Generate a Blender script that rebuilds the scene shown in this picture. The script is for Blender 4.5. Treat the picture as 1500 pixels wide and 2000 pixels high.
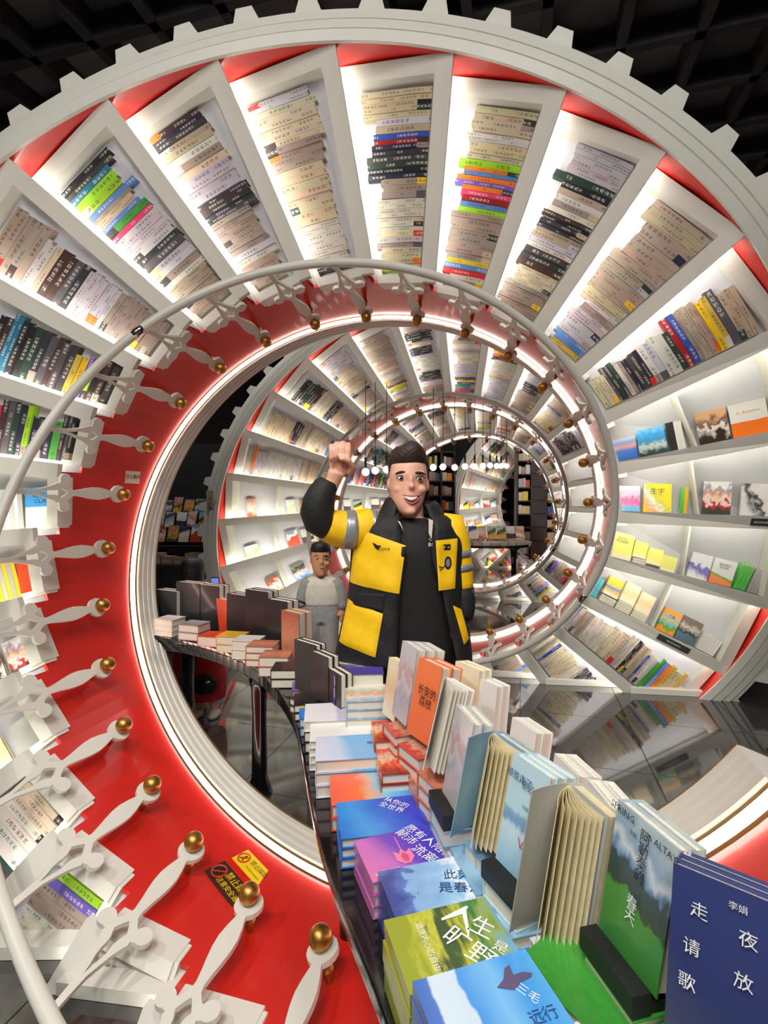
import bpy, bmesh, math, random
from mathutils import Vector, Matrix
for _o in list(bpy.data.objects):
    bpy.data.objects.remove(_o)
V = Vector
PI = math.pi
scene = bpy.context.scene
col = scene.collection
RNG = random.Random(7)

# ------------------------------------------------------------------ camera
H = 1.69                      # camera height
YAW, PITCH, FPX = 0.2619, 0.0218, 1000.0
_c, _s = math.cos(YAW), math.sin(YAW)
_cp, _sp = math.cos(PITCH), math.sin(PITCH)
# rows of the world->camera rotation (x right, y up, z forward); world = (x, y forward, z up)
ROW_R = V((_c, _s, 0))
_f0 = V((-_s, _c, 0))
ROW_U = V((0, 0, _cp)) + _f0 * _sp
ROW_F = _f0 * _cp - V((0, 0, _sp))
CAM = V((0, 0, H))
cam_data = bpy.data.cameras.new('camera')
cam_data.sensor_fit = 'VERTICAL'
cam_data.sensor_height = 24.0
cam_data.lens = 24.0 * FPX / 2000.0
cam_data.clip_start = 0.05
cam_data.clip_end = 80
cam = bpy.data.objects.new('camera', cam_data)
col.objects.link(cam)
_m = Matrix((ROW_R, ROW_U, -ROW_F)).transposed().to_4x4()
_m.translation = CAM
cam.matrix_world = _m
scene.camera = cam

def at(px, py, zc):
    """world point seen at photo pixel (px,py) at camera depth zc"""
    return CAM + (ROW_R * ((px - 750) / FPX) + ROW_U * ((1000 - py) / FPX) + ROW_F) * zc

def on(px, py, z):
    d = ROW_R * ((px - 750) / FPX) + ROW_U * ((1000 - py) / FPX) + ROW_F
    return CAM + d * ((z - H) / d.z)

def g2w(xc, zc, z=0.0):
    """ground frame turned with the camera (xc right, zc forward) -> world"""
    return V((_c * xc - _s * zc, _s * xc + _c * zc, z))

def project(p):
    q = p - CAM
    z = q.dot(ROW_F)
    if z < 0.02:
        return None
    return (750 + FPX * q.dot(ROW_R) / z, 1000 - FPX * q.dot(ROW_U) / z, z)

# ------------------------------------------------------------------ world, lights, exposure
world = bpy.data.worlds.new('world')
scene.world = world
world.use_nodes = True
world.node_tree.nodes['Background'].inputs['Color'].default_value = (0.9, 0.93, 1.0, 1)
world.node_tree.nodes['Background'].inputs['Strength'].default_value = 0.09
scene.view_settings.view_transform = 'Standard'
scene.view_settings.look = 'None'
scene.view_settings.gamma = 1.0
scene.view_settings.use_curve_mapping = False
scene.view_settings.exposure = -0.3
try:
    scene.cycles.use_denoising = True
    scene.cycles.max_bounces = 8
    scene.cycles.sample_clamp_indirect = 6.0
except Exception:
    pass

def area_light(name, loc, target, size, power, color=(1, 0.96, 0.9), size_y=None):
    d = bpy.data.lights.new(name, 'AREA')
    d.energy = power
    d.color = color
    d.size = size
    if size_y:
        d.shape = 'RECTANGLE'
        d.size_y = size_y
    o = bpy.data.objects.new(name, d)
    col.objects.link(o)
    o.location = loc
    o.rotation_euler = (V(target) - V(loc)).to_track_quat('-Z', 'Y').to_euler()
    return o

CEIL = 5.9
LIGHT_ON = 1.0
def spot_light(name, loc, target, power, angle, blend=0.4, radius=0.12, color=(1, 0.96, 0.9)):
    d = bpy.data.lights.new(name, 'SPOT')
    d.energy = power
    d.color = color
    d.spot_size = math.radians(angle)
    d.spot_blend = blend
    d.shadow_soft_size = radius
    o = bpy.data.objects.new(name, d)
    col.objects.link(o)
    o.location = loc
    o.rotation_euler = (V(target) - V(loc)).to_track_quat('-Z', 'Y').to_euler()
    return o
area_light('overhead_light', (-1.3, -1.3, 5.6), (-0.6, 2.0, 0.9), 0.5, 70)
area_light('overhead_light', (1.6, -1.0, 5.6), (0.2, 2.0, 0.9), 0.5, 50)
area_light('added_fill_light', (0.2, -3.2, 5.4), (0.0, 2.0, 1.2), 1.6, 160)  # added soft frontal fill from behind the camera, not a known fixture
spot_light('aimed_spot', (-0.5, -1.0, 5.2), (-0.25, 1.7, 1.0), 300, 50)
spot_light('aimed_spot', (0.9, -0.6, 5.2), (0.1, 1.2, 0.9), 170, 46)
spot_light('aimed_spot', (-3.2, -0.9, 5.3), (-1.5, 1.6, 0.3), 380, 46)
spot_light('aimed_spot', (-2.4, 5.1, 5.6), (-2.45, 3.55, 0.6), 420, 40)  # added spot to brighten the red coat, no lamp known there
area_light('overhead_light', (-4.6, 5.0, 5.7), (-4.3, 5.6, 0.5), 0.6, 60)  # added to lighten the area outside the spiral on the left
area_light('overhead_light', (1.6, 11.0, 5.7), (2.6, 13.4, 1.0), 0.6, 220)  # added because the far dark bookcase rendered black, not a known fixture
area_light('overhead_light', (-0.2, 8.0, 5.75), (-0.2, 8.0, 0.0), 0.6, 40)

# ------------------------------------------------------------------ materials
def mk(name):
    m = bpy.data.materials.new(name)
    m.use_nodes = True
    nt = m.node_tree
    return m, nt, nt.nodes['Principled BSDF']

def ramp(nt, stops, interp='LINEAR'):
    n = nt.nodes.new('ShaderNodeValToRGB')
    cr = n.color_ramp
    cr.interpolation = interp
    while len(cr.elements) < len(stops):
        cr.elements.new(0.5)
    for e, (p, c) in zip(cr.elements, stops):
        e.position = p
        e.color = (c[0], c[1], c[2], 1)
    return n

def srgb(r, g, b):
    f = lambda u: ((u / 255 + 0.055) / 1.055) ** 2.4 if u > 10 else u / 255 / 12.92
    return (f(r), f(g), f(b))

_MATS = {}
def plain(name, c, rough=0.5, metal=0.0, var=0.06, scale=9.0, bump=0.0, coat=0.0, spec=None, emit=None, es=0.0):
    """procedural plain material with faint noise variation"""
    if name in _MATS:
        return _MATS[name]
    m, nt, b = mk(name)
    n = nt.nodes.new('ShaderNodeTexNoise')
    n.inputs['Scale'].default_value = scale
    n.inputs['Detail'].default_value = 4
    tc = nt.nodes.new('ShaderNodeTexCoord')
    nt.links.new(tc.outputs['Object'], n.inputs['Vector'])
    lo = tuple(max(0, x * (1 - var)) for x in c)
    hi = tuple(min(1, x * (1 + var)) for x in c)
    r = ramp(nt, [(0.3, lo), (0.7, hi)])
    nt.links.new(n.outputs['Fac'], r.inputs['Fac'])
    nt.links.new(r.outputs['Color'], b.inputs['Base Color'])
    b.inputs['Roughness'].default_value = rough
    b.inputs['Metallic'].default_value = metal
    if coat:
        b.inputs['Coat Weight'].default_value = coat
        b.inputs['Coat Roughness'].default_value = 0.06
    if spec is not None:
        b.inputs['Specular IOR Level'].default_value = spec
    if bump:
        bp = nt.nodes.new('ShaderNodeBump')
        bp.inputs['Strength'].default_value = bump
        bp.inputs['Distance'].default_value = 0.01
        nt.links.new(n.outputs['Fac'], bp.inputs['Height'])
        nt.links.new(bp.outputs['Normal'], b.inputs['Normal'])
    if emit:
        b.inputs['Emission Color'].default_value = (*emit, 1)
        b.inputs['Emission Strength'].default_value = es
    _MATS[name] = m
    return m

def emitter(name, c, s):
    m, nt, b = mk(name)
    b.inputs['Base Color'].default_value = (0.9, 0.9, 0.9, 1)
    b.inputs['Emission Color'].default_value = (*c, 1)
    b.inputs['Emission Strength'].default_value = s
    return m

M_WHITE = plain('white_lacquer', srgb(226, 224, 214), 0.38, var=0.02)
M_PANEL = plain('panel_white', srgb(214, 214, 222), 0.6, var=0.03)
M_RED = plain('red_lacquer', srgb(208, 34, 26), 0.28, var=0.05, scale=3, coat=0.25)
M_BRASS = plain('brushed_brass', srgb(186, 140, 72), 0.42, 1.0, var=0.15, scale=30)
M_GOLD = plain('gold_trim', srgb(150, 124, 74), 0.45, 0.7, var=0.1)
M_CHROME = plain('chrome_sleeve', (0.55, 0.53, 0.5), 0.12, 1.0)
M_BLACK = plain('black_gloss', (0.006, 0.006, 0.007), 0.12, coat=0.6, var=0.3)
M_BLACKM = plain('black_matte', (0.012, 0.012, 0.013), 0.5, var=0.3)
M_DARK = plain('dark_wall', srgb(34, 33, 35), 0.7, var=0.2)
M_DARKSH = plain('dark_grey_wood', srgb(66, 62, 62), 0.5, var=0.12, scale=14)
M_PAPER = None
M_LED = emitter('led_line', (1.0, 0.72, 0.62), 12.0)
M_STRIP = emitter('led_strip', (1.0, 0.95, 0.86), 22.0)
M_STRIP2 = emitter('led_strip_open_shelf', (1.0, 0.97, 0.80), 44.0)
M_BULB = emitter('bulb_glow', (1.0, 0.93, 0.82), 6.0)

def paper_mat():
    m, nt, b = mk('paper_edges')
    tc = nt.nodes.new('ShaderNodeTexCoord')
    w = nt.nodes.new('ShaderNodeTexWave')
    w.bands_direction = 'Z'
    w.inputs['Scale'].default_value = 160
    w.inputs['Distortion'].default_value = 2.0
    nt.links.new(tc.outputs['Object'], w.inputs['Vector'])
    r = ramp(nt, [(0.2, srgb(206, 199, 180)), (0.8, srgb(238, 233, 220))])
    nt.links.new(w.outputs['Fac'], r.inputs['Fac'])
    nt.links.new(r.outputs['Color'], b.inputs['Base Color'])
    b.inputs['Roughness'].default_value = 0.8
    return m
M_PAPER = paper_mat()
M_PAPERY = plain('aged_paper', srgb(226, 212, 170), 0.8, var=0.1, scale=60)

# ------------------------------------------------------------------ mesh helpers
def tag(o, label=None, cat=None, group=None, kind=None):
    if label: o['label'] = label
    if cat: o['category'] = cat
    if group: o['group'] = group
    if kind: o['kind'] = kind
    return o

def link(name, me, parent=None, mats=None):
    o = bpy.data.objects.new(name, me)
    col.objects.link(o)
    if mats:
        for m in (mats if isinstance(mats, (list, tuple)) else [mats]):
            me.materials.append(m)
    if parent:
        o.parent = parent
    return o

def mesh(name, vs, fs, mats=None, parent=None, smooth=False, mi=None, local=True):
    """one mesh object; vertices in world space, origin moved to their centre (parents sit at world identity or get inverted)"""
    vs = [V(v) for v in vs]
    c = V((0, 0, 0))
    if local:
        for v in vs: c += v
        c /= max(1, len(vs))
    me = bpy.data.meshes.new(name)
    me.from_pydata([tuple(v - c) for v in vs], [], fs)
    if mi:
        for p, k in zip(me.polygons, mi): p.material_index = k
    if smooth:
        me.polygons.foreach_set('use_smooth', [True] * len(me.polygons))
    me.update()
    o = link(name, me, None, mats)
    o.location = c
    if parent:
        setpar(o, parent)
    return o

_WL = {}
def setpar(o, p):
    """parent keeping world place (all parents are unrotated translations or known matrices)"""
    o.parent = p
    pm = world_mat(p)
    o.matrix_parent_inverse = pm.inverted()

def world_mat(o):
    if o.name in _WL: return _WL[o.name]
    m = o.matrix_basis.copy()
    if o.parent:
        m = world_mat(o.parent) @ o.matrix_parent_inverse @ m
    return m

def empty(name, loc=(0, 0, 0)):
    o = bpy.data.objects.new(name, None)
    o.empty_display_size = 0.05
    col.objects.link(o)
    o.location = loc
    return o

HEX = [(0, 3, 2, 1), (4, 5, 6, 7), (0, 1, 5, 4), (1, 2, 6, 5), (2, 3, 7, 6), (3, 0, 4, 7)]
def hexa(name, p8, mat, parent=None):
    return mesh(name, p8, HEX, mat, parent)

def box8(c, sx, sy, sz, X=V((1, 0, 0)), Y=V((0, 1, 0)), Z=V((0, 0, 1))):
    c = V(c)
    X, Y, Z = X * sx / 2, Y * sy / 2, Z * sz / 2
    return [c - X - Y - Z, c + X - Y - Z, c + X + Y - Z, c - X + Y - Z, c - X - Y + Z, c + X - Y + Z, c + X + Y + Z, c - X + Y + Z]

def box(name, c, sx, sy, sz, mat, parent=None, X=V((1, 0, 0)), Y=V((0, 1, 0)), Z=V((0, 0, 1)), bev=0.0):
    o = hexa(name, box8(c, sx, sy, sz, X, Y, Z), mat, parent)
    if bev:
        b = o.modifiers.new('bevel', 'BEVEL')
        b.width = bev
        b.segments = 2
    return o

def tube_geo(pts, rad, n=10, cap=True, up=None):
    pts = [V(p) for p in pts]
    rr = rad if isinstance(rad, (list, tuple)) else [rad] * len(pts)
    vs, fs = [], []
    prevn = None
    for i, p in enumerate(pts):
        t = (pts[min(i + 1, len(pts) - 1)] - pts[max(i - 1, 0)]).normalized()
        if prevn is None:
            a = V((0, 0, 1)) if abs(t.z) < 0.9 else V((1, 0, 0))
            prevn = (a - t * a.dot(t)).normalized()
        else:
            prevn = (prevn - t * prevn.dot(t)).normalized()
        b = t.cross(prevn)
        for k in range(n):
            an = 2 * PI * k / n
            vs.append(p + (prevn * math.cos(an) + b * math.sin(an)) * rr[i])
    for i in range(len(pts) - 1):
        for k in range(n):
            a, b2 = i * n + k, i * n + (k + 1) % n
            fs.append((a, b2, b2 + n, a + n))
    if cap:
        fs.append(tuple(range(n - 1, -1, -1)))
        fs.append(tuple(range((len(pts) - 1) * n, len(pts) * n)))
    return vs, fs

def tube(name, pts, rad, mat, parent=None, n=10, smooth=True):
    vs, fs = tube_geo(pts, rad, n)
    return mesh(name, vs, fs, mat, parent, smooth)

def ball_geo(c, r, nu=14, nv=9, sc=(1, 1, 1), X=V((1, 0, 0)), Y=V((0, 1, 0)), Z=V((0, 0, 1))):
    c = V(c)
    vs, fs = [], []
    def P(x, y, z): return c + X * x * sc[0] * r + Y * y * sc[1] * r + Z * z * sc[2] * r
    vs.append(P(0, 0, 1))
    for j in range(1, nv):
        th = PI * j / nv
        for i in range(nu):
            ph = 2 * PI * i / nu
            vs.append(P(math.sin(th) * math.cos(ph), math.sin(th) * math.sin(ph), math.cos(th)))
    vs.append(P(0, 0, -1))
    for i in range(nu):
        fs.append((0, 1 + i, 1 + (i + 1) % nu))
    for j in range(nv - 2):
        for i in range(nu):
            a, b = 1 + j * nu + i, 1 + j * nu + (i + 1) % nu
            fs.append((a, a + nu, b + nu, b))
    l = len(vs) - 1
    o = 1 + (nv - 2) * nu
    for i in range(nu):
        fs.append((o + i, l, o + (i + 1) % nu))
    return vs, fs

def ball(name, c, r, mat, parent=None, sc=(1, 1, 1), nu=14, nv=9, **k):
    vs, fs = ball_geo(c, r, nu, nv, sc, **k)
    return mesh(name, vs, fs, mat, parent, True)

def join(*gs):
    vs, fs = [], []
    for a, b in gs:
        o = len(vs)
        vs += list(a)
        fs += [tuple(i + o for i in f) for f in b]
    return vs, fs

# ------------------------------------------------------------------ lettering (flat print, turned to mesh at the end)
_TEXT = []
def lettering(parent, text, pos, xdir, ydir, size, mat, center=True, sx=1.0, spacing=1.0, name='lettering', line=1.0, weight=0.0):
    _TEXT.append((parent, text, V(pos), V(xdir).normalized(), V(ydir).normalized(), size, mat, center, sx, spacing, name, line, weight))

def finish_text():
    objs = []
    for (parent, text, pos, xd, yd, size, mat, center, sx, spacing, name, line, weight) in _TEXT:
        c = bpy.data.curves.new('print', 'FONT')
        c.body = text
        c.size = size
        c.resolution_u = 1
        c.space_line = line
        c.space_character = spacing
        c.offset = weight
        if center:
            c.align_x = 'CENTER'
            c.align_y = 'CENTER'
        o = bpy.data.objects.new('print', c)
        col.objects.link(o)
        objs.append(o)
    bpy.context.view_layer.update()
    dg = bpy.context.evaluated_depsgraph_get()
    for o, (parent, text, pos, xd, yd, size, mat, center, sx, spacing, name, line, weight) in zip(objs, _TEXT):
        me = bpy.data.meshes.new_from_object(o.evaluated_get(dg))
        zd = xd.cross(yd).normalized()
        if sx != 1.0:
            for v in me.vertices: v.co.x *= sx
        r = Matrix((xd, yd, zd)).transposed().to_4x4()
        r.translation = pos
        me.materials.clear()
        n = link(name, me, None, mat)
        n.matrix_world = r
        if parent:
            n.parent = parent
            n.matrix_parent_inverse = world_mat(parent).inverted()
    for o in objs:
        cu = o.data
        bpy.data.objects.remove(o)
        bpy.data.curves.remove(cu)
M_INK = plain('black_print', (0.012, 0.012, 0.014), 0.6)
M_INKW = plain('white_print', (0.86, 0.86, 0.86), 0.6)
M_INKB = plain('navy_print', srgb(40, 70, 130), 0.6)
ORD = ['first', 'second', 'third', 'fourth', 'fifth', 'sixth', 'seventh', 'eighth', 'ninth', 'tenth', 'eleventh', 'twelfth', 'thirteenth',
       'fourteenth', 'fifteenth', 'sixteenth', 'seventeenth', 'eighteenth', 'nineteenth', 'twentieth']
def ordn(i):
    if i < 20: return ORD[i]
    n = i + 1
    return '%d%s' % (n, {1: 'st', 2: 'nd', 3: 'rd'}.get(n % 10 if n % 100 not in (11, 12, 13) else 0, 'th'))
# ------------------------------------------------------------------ room shell
def floor_mat():
    m, nt, b = mk('polished_dark_tile')
    tc = nt.nodes.new('ShaderNodeTexCoord')
    n = nt.nodes.new('ShaderNodeTexNoise')
    n.inputs['Scale'].default_value = 2.5
    n.inputs['Detail'].default_value = 8
    n.inputs['Roughness'].default_value = 0.65
    nt.links.new(tc.outputs['Object'], n.inputs['Vector'])
    r = ramp(nt, [(0.3, srgb(44, 43, 44)), (0.75, srgb(74, 72, 70))])
    nt.links.new(n.outputs['Fac'], r.inputs['Fac'])
    nt.links.new(r.outputs['Color'], b.inputs['Base Color'])
    b.inputs['Roughness'].default_value = 0.06
    b.inputs['Specular IOR Level'].default_value = 0.9
    b.inputs['Coat Weight'].default_value = 0.6
    b.inputs['Coat Roughness'].default_value = 0.05
    return m
M_TILE = floor_mat()
floor = box('floor', (0, 7.0, -0.06), 13.0, 20.0, 0.1, M_DARK)
tag(floor, 'polished dark grey tiled floor of the bookshop', 'floor', kind='structure')
TS = 0.8
_tm = None
for ix in range(-8, 8):
    for iy in range(-1, 21):
        cx, cy = (ix + 0.5) * TS, iy * TS - 0.15
        if cy > 16.6: continue
        if _tm is None:
            t = box('floor_tile', (0, 0, -0.006), TS - 0.005, TS - 0.005, 0.012, M_TILE)
            _tm = t.data
        else:
            t = bpy.data.objects.new('floor_tile', _tm)
            col.objects.link(t)
        t.location = (cx, cy, -0.006)
        setpar(t, floor)
M_CEIL = plain('ceiling_dark', srgb(104, 104, 106), 0.8, var=0.25, scale=2)
M_BEAM = plain('ceiling_beam_dark', srgb(48, 48, 50), 0.7, var=0.25, scale=4)
ceiling = box('ceiling', (0, 7.0, CEIL + 0.35), 13.0, 20.0, 0.1, M_CEIL)
tag(ceiling, 'dark coffered ceiling high above the spiral shelves', 'ceiling', kind='structure')
for i in range(-9, 10):
    box('ceiling_beam', (i * 0.68 + 0.2, 7.0, CEIL + 0.17), 0.09, 20.0, 0.26, M_BEAM, ceiling)
for j in range(0, 29):
    box('ceiling_beam', (0, -2.8 + j * 0.68, CEIL + 0.15), 12.9, 0.09, 0.22, M_BEAM, ceiling)
for nm, c, sx, sy, lb in (('wall_left', (-6.45, 7, 3.1), 0.1, 20.0, 'dark wall beyond the left side of the spiral'),
                          ('wall_right', (6.45, 7, 3.1), 0.1, 20.0, 'dark wall beyond the right side of the spiral'),
                          ('wall_back', (0, 17.05, 3.1), 13.0, 0.1, 'dark wall at the far end of the shop')):
    tag(box(nm, c, sx, sy, 6.4, M_DARK), lb, 'wall', kind='structure')
# ------------------------------------------------------------------ the spiral staircase bookcase
SC = 1.15
AX, AZ = -0.8239 * SC, H - 0.0592 * SC
D0, PT = 2.6559 * SC, 3.4073 * SC
EX = 1.0593
R_LED = 1.35 * SC
NB = 27
DL = 2 * PI / NB
R_BALL, O_BALL, PH_BALL = 1.2376 * SC, -0.3452 * SC, -1.7846
R_RAIL, O_RAIL = 1.3072 * SC, -0.918 * SC
R_RIM, O_RIM = 2.1474 * SC, -1.2516 * SC
R_IN, O_IN = R_LED, -0.80
PH_DIV = PH_BALL + 0.075

def sst(a, b, x):
    t = min(1, max(0, (x - a) / (b - a)))
    return t * t * (3 - 2 * t)
def hel(phi, R, off):
    return V((AX + 2.0 * sst(15.4, 18.4, phi) - R * EX * math.cos(phi), D0 + PT * phi / (2 * PI) + off, AZ + R * math.sin(phi)))
def sst(a, b, x):
    t = min(1, max(0, (x - a) / (b - a)))
    return t * t * (3 - 2 * t)
def flare(phi):
    d = (math.degrees(phi) + 60) % 360 - 60
    return sst(140, 214, d) * (1 - sst(252, 275, d))
def rim_R(phi): return R_RIM + 0.34 * flare(phi)
def rim_off(phi): return O_RIM + 0.95 * flare(phi)
def rad_dir(phi): return V((-EX * math.cos(phi), 0, math.sin(phi))).normalized()

def sweep(name, prof, p0, p1, step, mats, parent, smooth=True, closed=True, rimmed=False):
    """profile of (R, off[, material]) swept along the helix"""
    n = max(2, int(math.ceil((p1 - p0) / step)) + 1)
    vs, fs, mi = [], [], []
    m = len(prof)
    for i in range(n):
        ph = p0 + (p1 - p0) * i / (n - 1)
        for q in prof:
            R, o = q[0], q[1]
            if rimmed: R, o = R + rim_R(ph), o + rim_off(ph)
            vs.append(hel(ph, R, o))
    for i in range(n - 1):
        for k in range(m if closed else m - 1):
            a, b = i * m + k, i * m + (k + 1) % m
            fs.append((a, a + m, b + m, b))
            mi.append(prof[k][2] if len(prof[k]) > 2 else 0)
    if closed:
        fs.append(tuple(range(m)))
        fs.append(tuple(range((n - 1) * m, n * m))[::-1])
        mi += [0, 0]
    return mesh(name, vs, fs, mats, parent, smooth, mi)

spiral = empty('spiral_bookcase', (AX, D0, 0))
tag(spiral, 'white and red spiral staircase bookcase lying on its side around the aisle', 'bookcase')

dg = math.radians
# visible angular extents
P_A, P_Z = dg(-158), dg(1165)
TURNS = [(dg(-158), dg(-90)), (dg(-90), dg(0)), (dg(0), dg(90)), (dg(90), dg(180)), (dg(180), dg(270)), (dg(270), dg(360)),
         (dg(360), dg(450)), (dg(450), dg(540)), (dg(540), dg(630)), (dg(630), dg(720)), (dg(720), dg(810)), (dg(810), dg(900)), (dg(900), dg(1010)), (dg(1010), dg(1120))]
# red inner drum, LED line, ribbed white moulding with gold edges
RI = R_LED
def drum_geo():
    vs, fs = [], []
    n = 5
    k0 = int(math.floor((P_A - PH_DIV) / DL))
    k = k0
    while PH_DIV + k * DL < P_Z:
        yf = D0 + PT * (PH_DIV + (k + 1) * DL) / (2 * PI) + O_IN + 0.03
        b0 = len(vs)
        for i in range(n + 1):
            ph = PH_DIV + (k + i / n) * DL
            for R in (RI, RI + 0.02):
                p = hel(ph, R, 0)
                p.y = yf
                vs.append(p)
                vs.append(hel(ph, R, -0.03))
        for i in range(n):
            a = b0 + 4 * i
            fs += [(a, a + 4, a + 5, a + 1), (a + 2, a + 3, a + 7, a + 6), (a, a + 2, a + 6, a + 4), (a + 1, a + 5, a + 7, a + 3)]
        k += 1
    return vs, fs
drum = mesh('red_inner_band', *drum_geo(), M_RED, spiral)
sweep('led_line', [(RI - 0.024, -0.018), (RI - 0.024, 0.0), (RI - 0.004, 0.0), (RI - 0.004, -0.018)], P_A, P_Z, dg(2), M_LED, spiral, False)
sweep('gold_trim', [(RI - 0.02, 0.006), (RI - 0.02, 0.02), (RI + 0.03, 0.02), (RI + 0.03, 0.006)], P_A, P_Z, dg(2), M_GOLD, spiral, False)
ribs = [(RI - 0.015, 0.02)]
for k in range(4):
    o = 0.02 + k * 0.045
    ribs += [(RI - 0.028, o + 0.008), (RI - 0.028, o + 0.034), (RI - 0.014, o + 0.042)]
ribs += [(RI + 0.05, 0.2), (RI + 0.05, 0.02)]
sweep('ribbed_moulding', ribs, P_A, P_Z, dg(2), M_WHITE, spiral, False)
sweep('gold_trim', [(RI - 0.02, 0.2), (RI - 0.02, 0.212), (RI + 0.05, 0.212), (RI + 0.05, 0.2)], P_A, P_Z, dg(2), M_GOLD, spiral, False)
# outer rim: red inside face, stepped white moulding
P_R0 = dg(-112)
sweep('red_outer_band', [(0.0, -0.01), (0.0, 0.34), (0.02, 0.34), (0.02, -0.01)], P_R0, P_Z, dg(2), M_RED, spiral, False, rimmed=True)
rimp = [(0.0, -0.012), (0.0, -0.03), (0.055, -0.035), (0.062, -0.01), (0.066, -0.01), (0.072, -0.022), (0.118, -0.02), (0.125, 0.008), (0.13, 0.008), (0.136, -0.005),
        (0.175, 0.0), (0.182, 0.025), (0.215, 0.03), (0.22, 0.16), (0.02, 0.16)]
sweep('stepped_rim_moulding', rimp, P_R0, P_Z, dg(2), M_WHITE, spiral, False, rimmed=True)
# teeth on the rim, each a piece
def tooth(ph):
    w0, w1, h = dg(1.45), dg(0.85), 0.075
    vs = []
    for o in (0.03, 0.075):
        for (a, r) in ((-w0, 0.205), (w0, 0.205), (w1, 0.215 + h), (-w1, 0.215 + h)):
            vs.append(hel(ph, rim_R(ph) + r, rim_off(ph) + o) + (hel(ph + a, rim_R(ph) + r, rim_off(ph) + o) - hel(ph, rim_R(ph) + r, rim_off(ph) + o)))
    return mesh('rim_tooth', vs, [(0, 1, 2, 3), (7, 6, 5, 4), (0, 4, 5, 1), (1, 5, 6, 2), (2, 6, 7, 3), (3, 7, 4, 0)], M_WHITE, spiral)
ph = dg(-20)
while ph < dg(1120):
    z = AZ + 2.6 * math.sin(ph)
    if z > 0.0 and not (dg(430) < ph < dg(660) or ph > dg(760)):
        tooth(ph)
    ph += DL / 2

# bays -------------------------------------------------------------
CN_R, CN_A = 0.0, 1.0
def phd(k): return PH_DIV + k * DL
def bay(k, u, v, w, vm=None):
    """point of bay k: u 0..1 from railing to rim, v 0..1 across, w metres into the shelf; vm metres added across"""
    ph = phd(k) + v * DL
    R = R_IN + u * (rim_R(ph) - R_IN)
    if vm: ph += vm / R
    off = O_IN + u * (rim_off(ph) - O_IN)
    p = hel(ph, R, 0)
    p.y = D0 + PT * phd(k + 1) / (2 * PI) + off
    return p + rad_dir(ph) * (CN_R * w) + V((0, CN_A * w, 0))
def bhex(name, k, u0, u1, v0, v1, w0, w1, mat, parent, vm0=None, vm1=None):
    p = [bay(k, u0, v0, w0, vm0), bay(k, u1, v0, w0, vm0), bay(k, u1, v1, w0, vm1), bay(k, u0, v1, w0, vm1),
         bay(k, u0, v0, w1, vm0), bay(k, u1, v0, w1, vm0), bay(k, u1, v1, w1, vm1), bay(k, u0, v1, w1, vm1)]
    return hexa(name, p, mat, parent)
PANEL_W = 0.07
def pw(k): return 0.17 if face_out(k) else PANEL_W
def deg_mid(k): return math.degrees(phd(k) + DL / 2)
def face_out(k):
    d = (deg_mid(k) + 90) % 360 - 90
    return 157 < d < 209 or -44 < d < 11
BAYS = []
for k in range(0, 100):
    zz = [bay(k, u, v, 0).z for u in (0, 1) for v in (0, 1)]
    if max(zz) < 0.03: continue
    if deg_mid(k) > 1160: continue
    BAYS.append(k)
STEP = PT / NB
for k in BAYS:
    W = pw(k)
    bhex('back_panel', k, 0.03, 1, 0, 1, W, W + 0.02, M_PANEL, spiral)
    bhex('shelf_board', k, -0.005, 1, 1, 1, 0, 0.03, M_WHITE, spiral, -0.045, 0.045)
    bhex('board_web', k, 0.05, 0.99, 1, 1, 0.03, 0.36, M_WHITE, spiral, -0.04, -0.005)
    bhex('bay_end_frame', k, 0.93, 1.0, 0, 1, 0.0, W, M_WHITE, spiral, 0.0, -0.045)
    bhex('step_end', k, -0.012, 0.035, 0, 1, 0.0, 0.10, M_WHITE, spiral, 0.05, -0.03)
    bhex('step_nosing', k, -0.008, 0.09, 0, 0, 0.015, 0.088, M_WHITE, spiral, 0.035, 0.07)
    bhex('bay_light_strip', k, 0.03, 0.95, 0, 0, -STEP + 0.032, -STEP + 0.045, M_STRIP2 if face_out(k) else M_STRIP, spiral, 0.004, 0.024)

# white plinth boards where the bays meet the floor
def floor_u(k, v):
    a, b = bay(k, 0, v, 0).z - 0.02, bay(k, 1, v, 0).z - 0.02
    if a <= 0 or b >= 0: return None
    lo, hi = 0.0, 1.0
    for _ in range(30):
        m = (lo + hi) / 2
        if bay(k, m, v, 0).z > 0.02: lo = m
        else: hi = m
    return lo
for k in BAYS:
    u0, u1 = floor_u(k, 0.0), floor_u(k, 1.0)
    if u0 is None and u1 is None: continue
    if u0 is None: u0 = 0.0 if bay(k, 0, 0, 0).z < 0.3 else 1.0
    if u1 is None: u1 = 0.0 if bay(k, 0, 1, 0).z < 0.3 else 1.0
    a, b = bay(k, u0, 0, -0.02), bay(k, u1, 1, -0.02)
    p = []
    for z in (0.002, 0.05):
        for q, dy in ((a, 0), (b, 0), (b, 0.12), (a, 0.12)):
            p.append(V((q.x, q.y + dy, z)))
    hexa('plinth_board', p, M_WHITE, spiral)

# handrail with joint sleeves --------------------------------------
def rail_pts(a, b, n):
    return [hel(a + (b - a) * i / n, R_RAIL, O_RAIL) for i in range(n + 1)]
tube('handrail', rail_pts(dg(-112), dg(1160), 640), 0.026, M_WHITE, spiral, 12)
for d in (42, 206, 390, 565, 830):
    tube('rail_joint_sleeve', rail_pts(dg(d), dg(d + 2.4), 3), 0.0275, M_CHROME, spiral, 12)

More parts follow.
